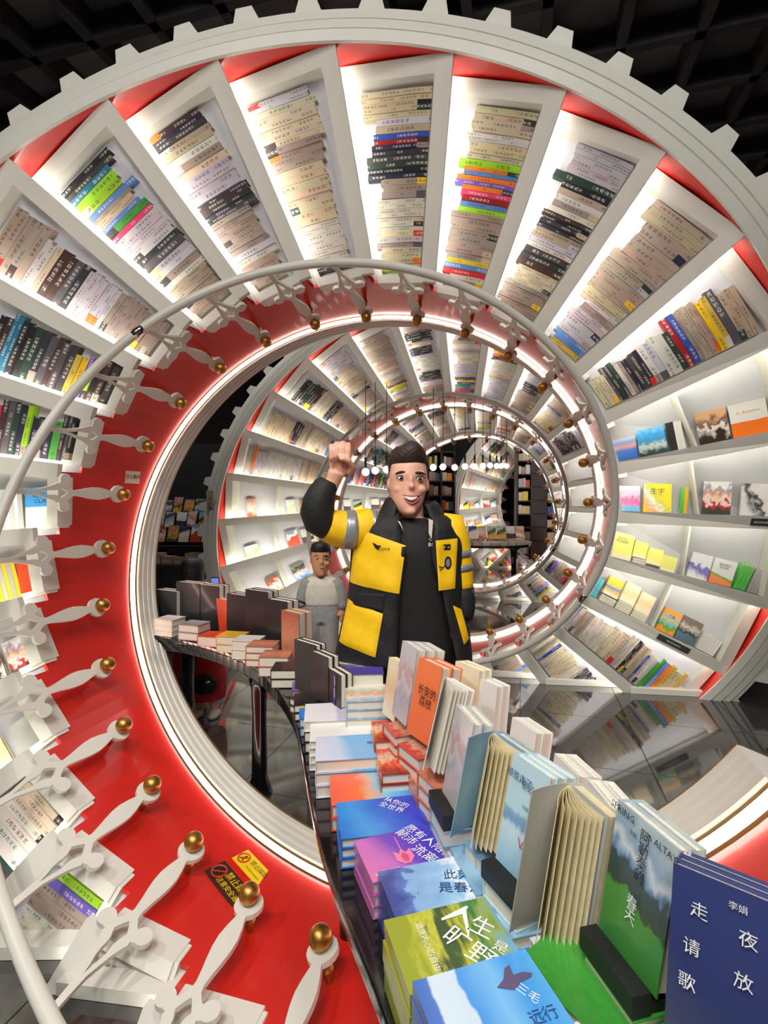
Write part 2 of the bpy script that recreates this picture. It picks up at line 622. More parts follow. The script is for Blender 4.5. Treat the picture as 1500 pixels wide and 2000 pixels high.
# balusters --------------------------------------------------------
def baluster_geo():
    T = 0.009
    A = [0.03, 0.06, 0.10, 0.14, 0.18, 0.22, 0.26, 0.30, 0.325, 0.345, 0.36, 0.385, 0.41, 0.43, 0.455, 0.48, 0.51, 0.54, 0.60, 0.66]
    OUT = [0.014, 0.019, 0.03, 0.037, 0.036, 0.03, 0.022, 0.016, 0.02, 0.036, 0.05, 0.05, 0.056, 0.046, 0.036, 0.029, 0.021, 0.014, 0.012, 0.011]
    INN = [0, 0, 0, 0, 0, 0, 0, 0, 0, 0.0, 0.012, 0.027, 0.016, 0.012, 0.014, 0.012, 0.004, 0, 0, 0]
    vs, fs = [], []
    for sgn in (1, -1):
        b0 = len(vs)
        for a, o, i in zip(A, OUT, INN):
            for (bb, z) in ((i, T), (o, T), (o, -T), (i, -T)):
                vs.append(V((a, sgn * bb, z)))
        for k in range(len(A) - 1):
            for e in range(4):
                x, y = b0 + k * 4 + e, b0 + k * 4 + (e + 1) % 4
                f = (x, x + 4, y + 4, y)
                fs.append(f if sgn < 0 else f[::-1])
        fs.append((b0, b0 + 1, b0 + 2, b0 + 3) if sgn > 0 else (b0 + 3, b0 + 2, b0 + 1, b0))
    def disc(cx, cy, r, t=T, n=16):
        b0 = len(vs)
        for z in (t, -t):
            for q in range(n):
                an = 2 * PI * q / n
                vs.append(V((cx + r * math.cos(an), cy + r * math.sin(an), z)))
        fs.append(tuple(range(b0, b0 + n)))
        fs.append(tuple(range(b0 + 2 * n - 1, b0 + n - 1, -1)))
        for q in range(n):
            fs.append((b0 + q, b0 + n + q, b0 + n + (q + 1) % n, b0 + (q + 1) % n))
    disc(0.0, 0.0, 0.054, T * 1.06)
    for sg in (1, -1):
        disc(0.365, sg * 0.078, 0.032, T * 1.08)
        disc(0.375, sg * 0.055, 0.024, T * 1.04)
    return vs, fs
_bv, _bf = baluster_geo()
_bme = bpy.data.meshes.new('baluster')
_bme.from_pydata([tuple(v) for v in _bv], [], _bf)
_bme.materials.append(M_WHITE)
_bv, _bf = ball_geo((-0.005, 0, 0.046), 0.039, 18, 12)
_ballme = bpy.data.meshes.new('brass_ball')
_ballme.from_pydata([tuple(v) for v in _bv], [], _bf)
_ballme.polygons.foreach_set('use_smooth', [True] * len(_ballme.polygons))
_ballme.materials.append(M_BRASS)
_bv, _bf = tube_geo([V((0, 0, 0.0)), V((0, 0, -0.05)), V((0, 0, -0.06)), V((0, 0, -0.10)), V((0, 0, -0.13))], [0.012, 0.014, 0.022, 0.014, 0.02], 10)
_pegme = bpy.data.meshes.new('brass_peg')
_pegme.from_pydata([tuple(v) for v in _bv], [], _bf)
_pegme.materials.append(M_BRASS)
def place_bal(ph):
    b = hel(ph, R_BALL + 0.025, O_BALL)
    r = hel(ph, R_RAIL, O_RAIL)
    X = (r - b)
    L = X.length
    X.normalize()
    inw = -rad_dir(ph)
    Y = inw.cross(X).normalized()
    Z = X.cross(Y).normalized()
    m = Matrix((X, Y, Z)).transposed().to_4x4()
    m = m @ Matrix.Diagonal((L / 0.66, 1, 1, 1))
    m.translation = b
    o = link('baluster', _bme)
    o.matrix_world = m
    _WL[o.name] = m
    o.parent = spiral
    o.matrix_parent_inverse = Matrix.Translation(-spiral.location)
    for nm, me in (('brass_ball', _ballme), ('brass_peg', _pegme)):
        c = link(nm, me)
        c.parent = o
        c.matrix_basis = Matrix.Diagonal((0.66 / L, 1, 1, 1))
i = 0
while True:
    ph = PH_BALL + i * DL
    if ph > dg(1160): break
    if hel(ph, R_BALL, 0).z > -0.02: place_bal(ph)
    i += 1
# ------------------------------------------------------------------ books in the bays
def spine_mat():
    m, nt, b = mk('book_spines')
    N, L = nt.nodes, nt.links
    def mth(op, a, b_=None, c=None):
        n = N.new('ShaderNodeMath')
        n.operation = op
        for i, x in enumerate((a, b_, c)):
            if x is None: continue
            if isinstance(x, (int, float)): n.inputs[i].default_value = x
            else: L.new(x, n.inputs[i])
        return n.outputs[0]
    at_ = N.new('ShaderNodeAttribute')
    at_.attribute_name = 'Col'
    uv = N.new('ShaderNodeUVMap')
    sep = N.new('ShaderNodeSeparateXYZ')
    L.new(uv.outputs['UV'], sep.inputs[0])
    u, v = sep.outputs[0], sep.outputs[1]           # u in units of spine widths (+ random offset*40), v 0..1 (2.. = no print)
    fr = mth('FRACT', mth('MULTIPLY', u, 1.7))
    cell = mth('LESS_THAN', fr, 0.72)
    mid = mth('LESS_THAN', mth('ABSOLUTE', mth('SUBTRACT', v, 0.5)), 0.22)
    n1 = N.new('ShaderNodeTexNoise')
    n1.noise_dimensions = '2D'
    n1.inputs['Scale'].default_value = 6.5
    n1.inputs['Detail'].default_value = 1.0
    L.new(uv.outputs['UV'], n1.inputs['Vector'])
    ink = mth('GREATER_THAN', n1.outputs['Fac'], 0.47)
    zn = N.new('ShaderNodeTexNoise')
    zn.noise_dimensions = '1D'
    zn.inputs['Scale'].default_value = 0.33
    zn.inputs['Detail'].default_value = 0
    L.new(u, zn.inputs['W'])
    zone = mth('GREATER_THAN', zn.outputs['Fac'], 0.5)
    k = mth('MULTIPLY', mth('MULTIPLY', cell, mid), mth('MULTIPLY', ink, zone))
    lum = N.new('ShaderNodeRGBToBW')
    L.new(at_.outputs['Color'], lum.inputs[0])
    inkc = N.new('ShaderNodeMix')
    inkc.data_type = 'RGBA'
    L.new(mth('GREATER_THAN', lum.outputs[0], 0.22), inkc.inputs[0])
    inkc.inputs[6].default_value = (0.75, 0.72, 0.66, 1)
    inkc.inputs[7].default_value = (0.03, 0.025, 0.03, 1)
    mx = N.new('ShaderNodeMix')
    mx.data_type = 'RGBA'
    L.new(mth('MULTIPLY', k, 0.7), mx.inputs[0])
    L.new(at_.outputs['Color'], mx.inputs[6])
    L.new(inkc.outputs[2], mx.inputs[7])
    L.new(mx.outputs[2], b.inputs['Base Color'])
    b.inputs['Roughness'].default_value = 0.45
    return m
M_SPINE = spine_mat()
CREAM = [srgb(206, 190, 164), srgb(196, 178, 148), srgb(206, 198, 184), srgb(178, 160, 138), srgb(214, 208, 200), srgb(184, 176, 184), srgb(168, 148, 134), srgb(156, 138, 128), srgb(196, 188, 196)]
DARKB = [srgb(34, 32, 36), srgb(52, 50, 56), srgb(64, 58, 58), srgb(40, 40, 62), srgb(84, 78, 84), srgb(70, 46, 44), srgb(40, 60, 52)]
BRIGHT = [srgb(206, 44, 36), srgb(232, 190, 36), srgb(238, 120, 34), srgb(70, 150, 60), srgb(46, 76, 160), srgb(104, 84, 168), srgb(150, 196, 40), srgb(38, 110, 140), srgb(200, 170, 70), srgb(222, 60, 110), srgb(150, 30, 34), srgb(90, 130, 190)]
CNAME = {}
def cname(c):
    import colorsys
    f = [x ** (1 / 2.2) for x in c]
    h, s, v = colorsys.rgb_to_hsv(*f)
    if v < 0.3: return 'black'
    if s < 0.12: return 'white' if v > 0.85 else ('pale grey' if v > 0.6 else 'dark grey')
    if s < 0.32 and v > 0.7: return 'cream'
    if s < 0.3: return 'brownish grey' if h < 0.2 or h > 0.9 else 'slate'
    for lim, n in ((0.03, 'red'), (0.09, 'orange'), (0.17, 'yellow'), (0.4, 'green'), (0.53, 'teal'), (0.68, 'blue'), (0.82, 'purple'), (0.95, 'pink'), (1.1, 'red')):
        if h < lim: return n if v > 0.45 else 'dark ' + n

def book_run(rng, total, mood):
    """list of (thickness, length, colour, band colour or None)"""
    out, x = [], 0.0
    while x < total:
        kind = rng.random()
        if kind < mood[0]:
            n, pal = rng.randint(3, 8), [rng.choice(CREAM)]
        elif kind < mood[0] + mood[1]:
            n, pal = rng.randint(1, 4), DARKB
        elif kind < mood[0] + mood[1] + 0.16:
            n, pal = rng.randint(2, 4), CREAM
        else:
            n, pal = rng.randint(1, 3), BRIGHT
        th0, ln0 = rng.uniform(0.022, 0.04), rng.uniform(0.21, 0.27)
        for _ in range(n):
            th = th0 * rng.uniform(0.9, 1.1)
            if x + th > total: return out
            c = tuple(min(1, a * rng.uniform(0.93, 1.07)) for a in rng.choice(pal))
            band = None
            if rng.random() < 0.3:
                band = rng.choice(CREAM + DARKB + BRIGHT[:3])
            out.append((th, ln0 * rng.uniform(0.97, 1.03), c, band))
            x += th
    return out

def spine_book_geo(k, u0, u1, va, length, down_high, wf, wb):
    """8 corners + 2 for the band; spine faces the viewer. down_high: tails stand at v=1 side"""
    R = R_IN + (u0 + u1) / 2 * (R_RIM - R_IN)
    if down_high: base, sg = (1, -(0.052 + va)), -1
    else: base, sg = (0, 0.052 + va), 1
    def P(u, t, w): return bay(k, u, base[0], w, base[1] + sg * t * length)
    pts = []
    for w in (wf, wb):
        for t in (0, 0.2, 1):
            pts += [P(u0, t, w), P(u1, t, w)]
    return pts       # 0..5 front (t0,t.2,t1 pairs) 6..11 back
SB_F = [(0, 1, 3, 2), (2, 3, 5, 4), (0, 2, 8, 6), (2, 4, 10, 8), (1, 7, 9, 3), (3, 9, 11, 5), (0, 6, 7, 1), (4, 5, 11, 10)]
ALLB = []
for k in BAYS:
    if face_out(k): continue
    d = deg_mid(k)
    dm = (d + 90) % 360 - 90
    down_high = dm > 92
    rng = random.Random(1000 + (k % NB) * 13 + (k // NB) % 2)
    mood = rng.choice([(0.5, 0.25), (0.35, 0.2), (0.2, 0.15), (0.3, 0.35), (0.55, 0.2)])
    L = math.hypot(rim_R(phd(k)) - R_IN, rim_off(phd(k)) - O_IN)
    run = book_run(rng, L * 0.85, mood)
    u = 0.065
    lean = rng.uniform(-0.0, 0.01)
    for n, (th, ln, c, band) in enumerate(run):
        du = th / L
        wf = PANEL_W - 0.032 - rng.random() * 0.012
        pts = spine_book_geo(k, u + 0.0006, u + du - 0.0006, lean, ln * (1.0 + 0.5 * u), down_high, wf, PANEL_W)
        u += du
        if min(p.z for p in pts[:6]) < -0.02 and max(p.z for p in pts[:6]) < 0.05: continue
        pr = [project(p) for p in (pts[0], pts[1], pts[5], pts[4])]
        size = 0
        if all(pr):
            inside = sum(-30 < q[0] < 1530 and -30 < q[1] < 2030 for q in pr)
            if inside >= 2:
                size = abs(sum(pr[i][0] * pr[(i + 1) % 4][1] - pr[(i + 1) % 4][0] * pr[i][1] for i in range(4))) / 2
        if deg_mid(k) > 340 and size == 0: continue
        ALLB.append((size, k, n, len(run), pts, c, band, th, ln, rng.random()))
ALLB.sort(key=lambda t: -t[0])
N_SINGLE = 300

def fill_attrs(me, recs):
    """recs: per book (c, band, aspect, rnd) for 8 faces each"""
    ca = me.color_attributes.new('Col', 'FLOAT_COLOR', 'CORNER')
    uv = me.uv_layers.new(name='UVMap')
    li = 0
    for (c, band, asp, rnd) in recs:
        off = int(rnd * 60) * 40.0
        edge = (0.72, 0.68, 0.58)
        for fi, f in enumerate(SB_F):
            if fi == 0: cc = band or c
            elif fi in (1, 3, 5): cc = c
            elif fi in (2, 4): cc = band or c
            else: cc = edge
            for q, vi in enumerate(f):
                ca.data[li].color = (cc[0], cc[1], cc[2], 1)
                if fi in (0, 1):
                    t = (0, 0.2, 1)[(vi % 6) // 2]
                    uv.data[li].uv = (off + t * asp, float(vi % 2))
                else:
                    uv.data[li].uv = (0, 3.0)
                li += 1

def bay_name(k):
    d = deg_mid(k)
    turn = 0 if d < 330 else 1
    dm = (d + 90) % 360 - 90
    side = None
    if dm < -10: side = 'lower left'
    elif dm < 50: side = 'left'
    elif dm < 75: side = 'upper left'
    elif dm < 105: side = 'top'
    elif dm < 135: side = 'upper right'
    elif dm < 200: side = 'right'
    else: side = 'lower right'
    return side, turn
_sides = {}
for k in BAYS:
    if face_out(k): continue
    _sides.setdefault(bay_name(k), []).append(k)
for (size, k, n, tot, pts, c, band, th, ln, rnd) in ALLB[:N_SINGLE]:
    cen = sum(pts, V((0, 0, 0))) / 12
    me = bpy.data.meshes.new('spine_book')
    me.from_pydata([tuple(p - cen) for p in pts], [], SB_F)
    fill_attrs(me, [(c, band, ln / th, rnd)])
    o = link('spine_book', me, None, M_SPINE)
    o.location = cen
    side, turn = bay_name(k)
    grp = _sides[(side, turn)]
    idx = grp.index(k)
    where = ('%s %s bay clockwise' % (ordn(idx), side)) if len(grp) > 1 else side + ' bay'
    bt = (' with %s foot' % cname(band)) if band else ''
    tag(o, '%s-spined book%s, %s from railing, %s' % (cname(c), bt, ordn(n), where), 'book', 'books shelved spine out in the spiral bays')
rest = ALLB[N_SINGLE:]
vs, fs, recs = [], [], []
for (size, k, n, tot, pts, c, band, th, ln, rnd) in rest:
    b0 = len(vs)
    vs += [tuple(p) for p in pts]
    fs += [tuple(i + b0 for i in f) for f in SB_F]
    recs.append((c, band, ln / th, rnd))
me = bpy.data.meshes.new('packed_spine_books')
me.from_pydata(vs, [], fs)
fill_attrs(me, recs)
o = link('packed_spine_books', me, None, M_SPINE)
tag(o, 'remaining packed rows of spine-out books filling the farther spiral bays', 'books', kind='stuff')

# ------------------------------------------------------------------ covers
def cover_mat(name, stops, du=0.0, dv=1.0, amt=0.15, scale=3.0, sx=1.0, sy=1.0, interp='LINEAR', rough=0.25, detail=3.0):
    """printed cover: colour ramp over du*u + dv*v + noise"""
    if name in _MATS: return _MATS[name]
    m, nt, b = mk(name)
    N, L = nt.nodes, nt.links
    uv = N.new('ShaderNodeUVMap')
    sep = N.new('ShaderNodeSeparateXYZ')
    L.new(uv.outputs['UV'], sep.inputs[0])
    mp = N.new('ShaderNodeMapping')
    mp.inputs['Scale'].default_value = (sx, sy, 1)
    mp.inputs['Location'].default_value = (len(_MATS) * 1.37, len(_MATS) * 0.71, 0)
    L.new(uv.outputs['UV'], mp.inputs['Vector'])
    no = N.new('ShaderNodeTexNoise')
    no.inputs['Scale'].default_value = scale
    no.inputs['Detail'].default_value = detail
    L.new(mp.outputs[0], no.inputs['Vector'])
    def ma(a, k, c):
        n = N.new('ShaderNodeMath')
        n.operation = 'MULTIPLY_ADD'
        L.new(a, n.inputs[0])
        n.inputs[1].default_value = k
        if isinstance(c, float): n.inputs[2].default_value = c
        else: L.new(c, n.inputs[2])
        return n.outputs[0]
    x = ma(no.outputs['Fac'], amt * 2, -amt)
    x = ma(sep.outputs[0], du, x)
    x = ma(sep.outputs[1], dv, x)
    r = ramp(nt, stops, interp)
    L.new(x, r.inputs['Fac'])
    L.new(r.outputs['Color'], b.inputs['Base Color'])
    b.inputs['Roughness'].default_value = rough
    b.inputs['Coat Weight'].default_value = 0.3
    b.inputs['Coat Roughness'].default_value = 0.1
    _MATS[name] = m
    return m

def rand_cover(rng, tint=None):
    pal = [srgb(*c) for c in ((230, 226, 214), (40, 44, 60), (60, 110, 190), (220, 180, 60), (200, 70, 50), (90, 150, 120), (240, 240, 240), (150, 170, 200), (230, 150, 110), (70, 60, 70), (180, 200, 160), (235, 210, 200))]
    i = rng.randint(0, 15)
    nm = 'printed_cover_%d' % i
    r2 = random.Random(i * 7 + 3)
    cs = [r2.choice(pal) for _ in range(4)]
    return cover_mat(nm, [(0.05, cs[0]), (0.4, cs[1]), (0.6, cs[2]), (0.95, cs[3])], du=r2.uniform(-0.3, 0.3), dv=0.9, amt=r2.choice([0.08, 0.3, 0.6]), scale=r2.uniform(2, 7),
                     interp=r2.choice(['LINEAR', 'CONSTANT', 'EASE']))

def cover_book(name, corner, ex, ey, ez, cov, label, group=None, paper=None, cat='book', spine='-x', back=None):
    """closed book. ex: width vector (spine edge at corner), ey: height vector, ez: thickness vector (front cover at +ez)"""
    e = empty(name, corner)
    tag(e, label, cat, group)
    t = ez.length
    ct = min(0.0025, t * 0.12)
    n = ez.normalized()
    xi, yi = ex.normalized(), ey.normalized()
    P = lambda a, b_, c: corner + ex * a + ey * b_ + n * c
    # cover: one folded sheet (front, spine, back)
    vs = [P(0, 0, 0), P(1, 0, 0), P(1, 1, 0), P(0, 1, 0),
          P(0, 0, t), P(1, 0, t), P(1, 1, t), P(0, 1, t)]
    iv = [corner + xi * ct + n * ct, corner + ex + n * ct, corner + ex + ey + n * ct, corner + xi * ct + ey + n * ct,
          corner + xi * ct + n * (t - ct), corner + ex + n * (t - ct), corner + ex + ey + n * (t - ct), corner + xi * ct + ey + n * (t - ct)]
    vs += iv
    fs = [(4, 5, 6, 7), (0, 3, 2, 1), (0, 4, 7, 3), (8, 9, 10, 11), (12, 15, 14, 13), (8, 11, 15, 12),
          (1, 2, 10, 9), (5, 13, 14, 6), (0, 1, 9, 8), (3, 11, 10, 2), (4, 12, 13, 5), (7, 6, 14, 15), (0, 8, 12, 4), (3, 7, 15, 11)]
    o = mesh('cover', vs, fs, [cov], e)
    uv = o.data.uv_layers.new(name='UVMap')
    prm = [(0, 0), (1, 0), (1, 1), (0, 1)] * 4
    for p in o.data.polygons:
        for li in p.loop_indices:
            vi = o.data.loops[li].vertex_index
            a, b_ = prm[vi]
            if p.index == 2: uv.data[li].uv = (0.02 + (0.03 if vi in (4, 7) else 0), b_)
            else: uv.data[li].uv = (a, b_)
    # paper block
    g = 0.004
    pts = [corner + xi * (ct + 0.0005) + yi * g + n * (ct + 0.0003), corner + ex - xi * g + yi * g + n * (ct + 0.0003),
           corner + ex - xi * g + ey - yi * g + n * (ct + 0.0003), corner + xi * (ct + 0.0005) + ey - yi * g + n * (ct + 0.0003)]
    pts += [p + n * (t - 2 * ct - 0.0006) for p in pts]
    hexa('page_block', pts, paper or M_PAPER, e)
    return e

# ------------------------------------------------------------------ face-out shelves
def bay_book(k, u0, u1, hh, cov, label, down_high, w0=0.07, th=0.03, tilt=0.25, raise_=0.0, text=None, ink=None, ts=0.03, group=None):
    """cover-out book standing in bay k"""
    base = (1, -(0.047 + raise_)) if down_high else (0, 0.047 + raise_)
    sg = -1 if down_high else 1
    a = bay(k, u0, base[0], w0, base[1])
    b = bay(k, u1, base[0], w0, base[1])
    a2 = bay(k, u0, base[0], w0 + hh * tilt, base[1] + sg * hh)
    ex = b - a
    up0 = a2 - a
    if ex.dot(ROW_R) < 0:
        a, ex = b, -ex
    up = up0 - ex * (up0.dot(ex) / ex.length_squared)
    up = up.normalized() * hh
    n = ex.cross(up).normalized()
    if n.dot(CAM - a) < 0: n = -n
    e = cover_book('display_book', a - n * th, ex, up, n * th, cov, label, group or 'books displayed cover out in the spiral bays')
    if text:
        c = a + ex * 0.5 + up * 0.72 + n * 0.0012
        lettering(e, text, c, ex, up, ts, ink or M_INK)
    return e

def mid_board(k, u):
    bhex('mid_board', k, u, u + 0.012, 0, 1, 0.05, 0.17, M_WHITE, spiral, 0.047, -0.047)

S = srgb
C = {}
C['sea'] = cover_mat('print_sea_dusk', [(0.1, S(40, 84, 160)), (0.45, S(60, 110, 190)), (0.6, S(216, 150, 130)), (0.8, S(120, 150, 210)), (1, S(190, 200, 220))], amt=0.06, scale=4)
C['foil'] = cover_mat('print_blue_silver', [(0.1, S(40, 60, 60)), (0.35, S(190, 200, 200)), (0.5, S(60, 130, 160)), (0.75, S(50, 150, 220)), (1, S(120, 190, 240))], amt=0.25, scale=7)
C['brown'] = cover_mat('print_brown_white', [(0.2, S(50, 38, 34)), (0.45, S(236, 226, 216)), (0.6, S(90, 66, 54)), (0.85, S(206, 160, 120))], amt=0.5, scale=4)
C['orangeband'] = cover_mat('print_white_orange', [(0, S(240, 120, 40)), (0.42, S(240, 120, 40)), (0.43, S(228, 226, 222)), (1, S(236, 234, 230))], amt=0.02, scale=5, interp='CONSTANT')
C['pink'] = cover_mat('print_pink_blue', [(0.1, S(60, 170, 220)), (0.25, S(236, 90, 170)), (0.5, S(238, 60, 140)), (0.65, S(200, 190, 230)), (0.95, S(240, 200, 220))], amt=0.35, scale=4)
C['yellow'] = cover_mat('print_yellow_stripes', [(0.1, S(250, 210, 40)), (0.3, S(230, 170, 120)), (0.5, S(240, 236, 220)), (0.7, S(200, 200, 60)), (0.9, S(250, 214, 50))], du=0.8, dv=0.6, amt=0.45, scale=9, sx=0.4)
C['manga'] = cover_mat('print_white_red_grey', [(0.15, S(60, 70, 60)), (0.32, S(210, 50, 60)), (0.42, S(236, 232, 226)), (0.6, S(236, 170, 120)), (0.72, S(150, 140, 180)), (0.9, S(240, 240, 236))], amt=0.5, scale=5)
C['ink'] = cover_mat('print_white_black', [(0.2, S(236, 234, 236)), (0.42, S(30, 28, 40)), (0.55, S(236, 226, 224)), (0.8, S(244, 244, 244))], du=0.6, dv=0.3, amt=0.4, scale=3)
C['lemon'] = cover_mat('print_pale_lemon', [(0.0, S(244, 240, 220)), (0.28, S(246, 238, 130)), (1, S(244, 240, 140))], amt=0.05, scale=3)
C['melon'] = cover_mat('print_melon', [(0.0, S(244, 130, 90)), (0.3, S(240, 150, 100)), (0.42, S(110, 170, 60)), (0.46, S(240, 240, 236)), (1, S(244, 244, 244))], du=0.2, amt=0.05, scale=3)
C['bluewhite'] = cover_mat('print_blue_on_white', [(0.2, S(244, 244, 244)), (0.42, S(120, 120, 190)), (0.6, S(130, 130, 200)), (0.66, S(240, 240, 246))], du=0.2, amt=0.3, scale=3)
C['sun'] = cover_mat('print_sunflower', [(0.05, S(240, 150, 60)), (0.25, S(90, 160, 60)), (0.42, S(130, 190, 200)), (0.56, S(246, 200, 40)), (0.66, S(150, 200, 220)), (0.85, S(244, 170, 70))], amt=0.3, scale=4)
C['greyart'] = cover_mat('print_grey_teal', [(0.1, S(86, 110, 124)), (0.34, S(90, 112, 126)), (0.4, S(40, 40, 40)), (0.6, S(210, 200, 190)), (0.8, S(120, 110, 100))], amt=0.2, scale=6)
C['peach'] = cover_mat('print_peach_cream', [(0.1, S(246, 232, 206)), (0.5, S(240, 206, 160)), (0.9, S(250, 236, 200))], amt=0.3, scale=4)
C['orange2'] = cover_mat('print_orange_boy', [(0.05, S(240, 240, 232)), (0.22, S(245, 200, 90)), (0.45, S(70, 130, 200)), (0.55, S(246, 196, 80)), (1, S(248, 204, 90))], amt=0.1, scale=3)
C['teal'] = cover_mat('print_teal', [(0, S(90, 180, 200)), (1, S(110, 196, 214))], amt=0.1)
C['green'] = cover_mat('print_leaf_green', [(0, S(60, 170, 70)), (1, S(120, 210, 110))], amt=0.1)
C['greysp'] = cover_mat('print_grey', [(0, S(150, 150, 146)), (1, S(190, 190, 186))], amt=0.1)
C['white'] = cover_mat('print_white', [(0, S(228, 226, 220)), (1, S(240, 238, 234))], amt=0.1)
C['dark'] = cover_mat('print_charcoal', [(0, S(30, 30, 34)), (1, S(48, 46, 50))], amt=0.1, rough=0.4)
C['skyb'] = cover_mat('print_sky_blue', [(0.0, S(236, 236, 230)), (0.5, S(238, 238, 234)), (0.52, S(60, 150, 220)), (1, S(80, 170, 230))], amt=0.01, interp='LINEAR')
C['redc'] = cover_mat('print_bright_red', [(0, S(235, 70, 40)), (1, S(245, 90, 50))], amt=0.05)
C['gold'] = cover_mat('print_gold_yellow', [(0, S(236, 180, 40)), (1, S(246, 200, 60))], amt=0.05)

def spines_out(k, u0, n, th, hh, cov, dh, label, w0=0.09):
    """a few upright books with spines to the aisle, each one a book"""
    L = math.hypot(rim_R(phd(k)) - R_IN, rim_off(phd(k)) - O_IN)
    for i in range(n):
        c = cov[i % len(cov)] if isinstance(cov, list) else cov
        bay_book(k, u0 + i * th / L, u0 + (i + 0.94) * th / L, hh, c, '%s, %s from railing' % (label, ordn(i)), dh, w0=w0, th=0.06, tilt=0.05)

def stack_under(k, u0, u1, n, dh, label):
    base = 1 if dh else 0
    sg = -1 if dh else 1
    for i in range(n):
        o0, o1 = sg * (0.047 + i * 0.02), sg * (0.047 + i * 0.02 + 0.018)
        tag(bhex('stacked_book', k, u0, u1, base, base, 0.06, 0.165, M_PAPER, None, o0, o1), '%s, %s from the bottom' % (label, ordn(i)), 'book', 'pale paperbacks stacked flat under displayed books')
FO = [k for k in BAYS if face_out(k)]
right1 = [k for k in FO if 100 < deg_mid(k) < 230]
left1 = [k for k in FO if -60 < deg_mid(k) < 20]
RL = 'on the %s right shelf'
if len(right1) >= 4:
    k = right1[0]; r = 'on the top open right shelf'
    bay_book(k, 0.02, 0.16, 0.17, C['sea'], 'sea-at-dusk cover book ' + r, True)
    bay_book(k, 0.17, 0.33, 0.20, C['foil'], 'blue and silver foil cover book ' + r, True)
    spines_out(k, 0.345, 4, 0.024, 0.2, [C['dark'], C['dark'], C['white'], C['white']], True, 'thin upright book beside blue foil cover ' + r)
    mid_board(k, 0.47)
    bay_book(k, 0.5, 0.66, 0.22, C['brown'], 'brown and white painted cover book ' + r, True)
    bay_book(k, 0.67, 0.85, 0.22, C['orangeband'], 'white cover book with orange band ' + r, True, text='In Autumn', ts=0.03, ink=plain('orange_ink', S(220, 130, 60)))
    spines_out(k, 0.87, 2, 0.03, 0.21, C['gold'], True, 'yellowish upright book ' + r)
    k = right1[1]; r = 'on the second open right shelf'
    bay_book(k, 0.02, 0.15, 0.2, C['pink'], 'pink and blue cover book ' + r, True)
    bay_book(k, 0.17, 0.33, 0.22, C['yellow'], 'shiny yellow cover book ' + r, True, text='生字', ts=0.05)
    spines_out(k, 0.38, 2, 0.022, 0.19, [C['green'], C['gold']], True, 'yellow-green thin book ' + r)
    mid_board(k, 0.47)
    bay_book(k, 0.5, 0.65, 0.24, C['manga'], 'white, red and grey comic cover book ' + r, True)
    bay_book(k, 0.7, 0.85, 0.23, C['ink'], 'white and black comic cover book ' + r, True)
    k = right1[2]; r = 'on the third open right shelf'
    bay_book(k, 0.02, 0.16, 0.21, C['lemon'], 'large pale yellow cover book ' + r, True, text='日日记\n不出成就', ts=0.024)
    bay_book(k, 0.165, 0.245, 0.13, C['lemon'], 'small pale yellow book on white box ' + r, True, raise_=0.045, w0=0.09)
    bay_book(k, 0.25, 0.335, 0.13, C['lemon'], 'small pale yellow book with white foot ' + r, True, raise_=0.02, w0=0.06)
    bay_book(k, 0.335, 0.42, 0.12, C['lemon'], 'small pale yellow book with melon picture ' + r, True, w0=0.04)
    stack_under(k, 0.17, 0.25, 2, True, 'white box under small yellow book ' + r)
    mid_board(k, 0.47)
    bay_book(k, 0.5, 0.62, 0.2, C['bluewhite'], 'white cover book with violet figure ' + r, True)
    bay_book(k, 0.63, 0.76, 0.2, C['melon'], 'white cover book with orange melon ' + r, True, text='我的西瓜\n红色的', ts=0.022)
    spines_out(k, 0.78, 3, 0.026, 0.2, C['green'], True, 'bright green upright book ' + r)
    spines_out(k, 0.86, 4, 0.02, 0.2, C['greysp'], True, 'grey upright book ' + r)
    k = right1[3]; r = 'on the lowest open right shelf'
    spines_out(k, 0.02, 3, 0.025, 0.17, C['teal'], True, 'teal upright book ' + r)
    bay_book(k, 0.1, 0.2, 0.16, C['orange2'], 'orange-yellow cover book with blue figure ' + r, True, raise_=0.07)
    bay_book(k, 0.21, 0.31, 0.17, C['peach'], 'peach cream patterned cover book nearer railing ' + r, True, raise_=0.08)
    bay_book(k, 0.32, 0.42, 0.17, C['peach'], 'peach cream patterned cover book nearer middle board ' + r, True, raise_=0.06)
    stack_under(k, 0.1, 0.2, 3, True, 'pale paperback under orange cover ' + r)
    stack_under(k, 0.21, 0.31, 4, True, 'pale paperback under first peach cover ' + r)
    stack_under(k, 0.32, 0.42, 3, True, 'pale paperback under second peach cover ' + r)
    mid_board(k, 0.47)
    bay_book(k, 0.5, 0.62, 0.2, C['sun'], 'sunflower cover book ' + r, True, text='凡高', ts=0.03)
    bay_book(k, 0.63, 0.76, 0.21, C['greyart'], 'grey painting cover book ' + r, True)
    spines_out(k, 0.79, 6, 0.024, 0.15, C['white'], True, 'slim white upright book ' + r)
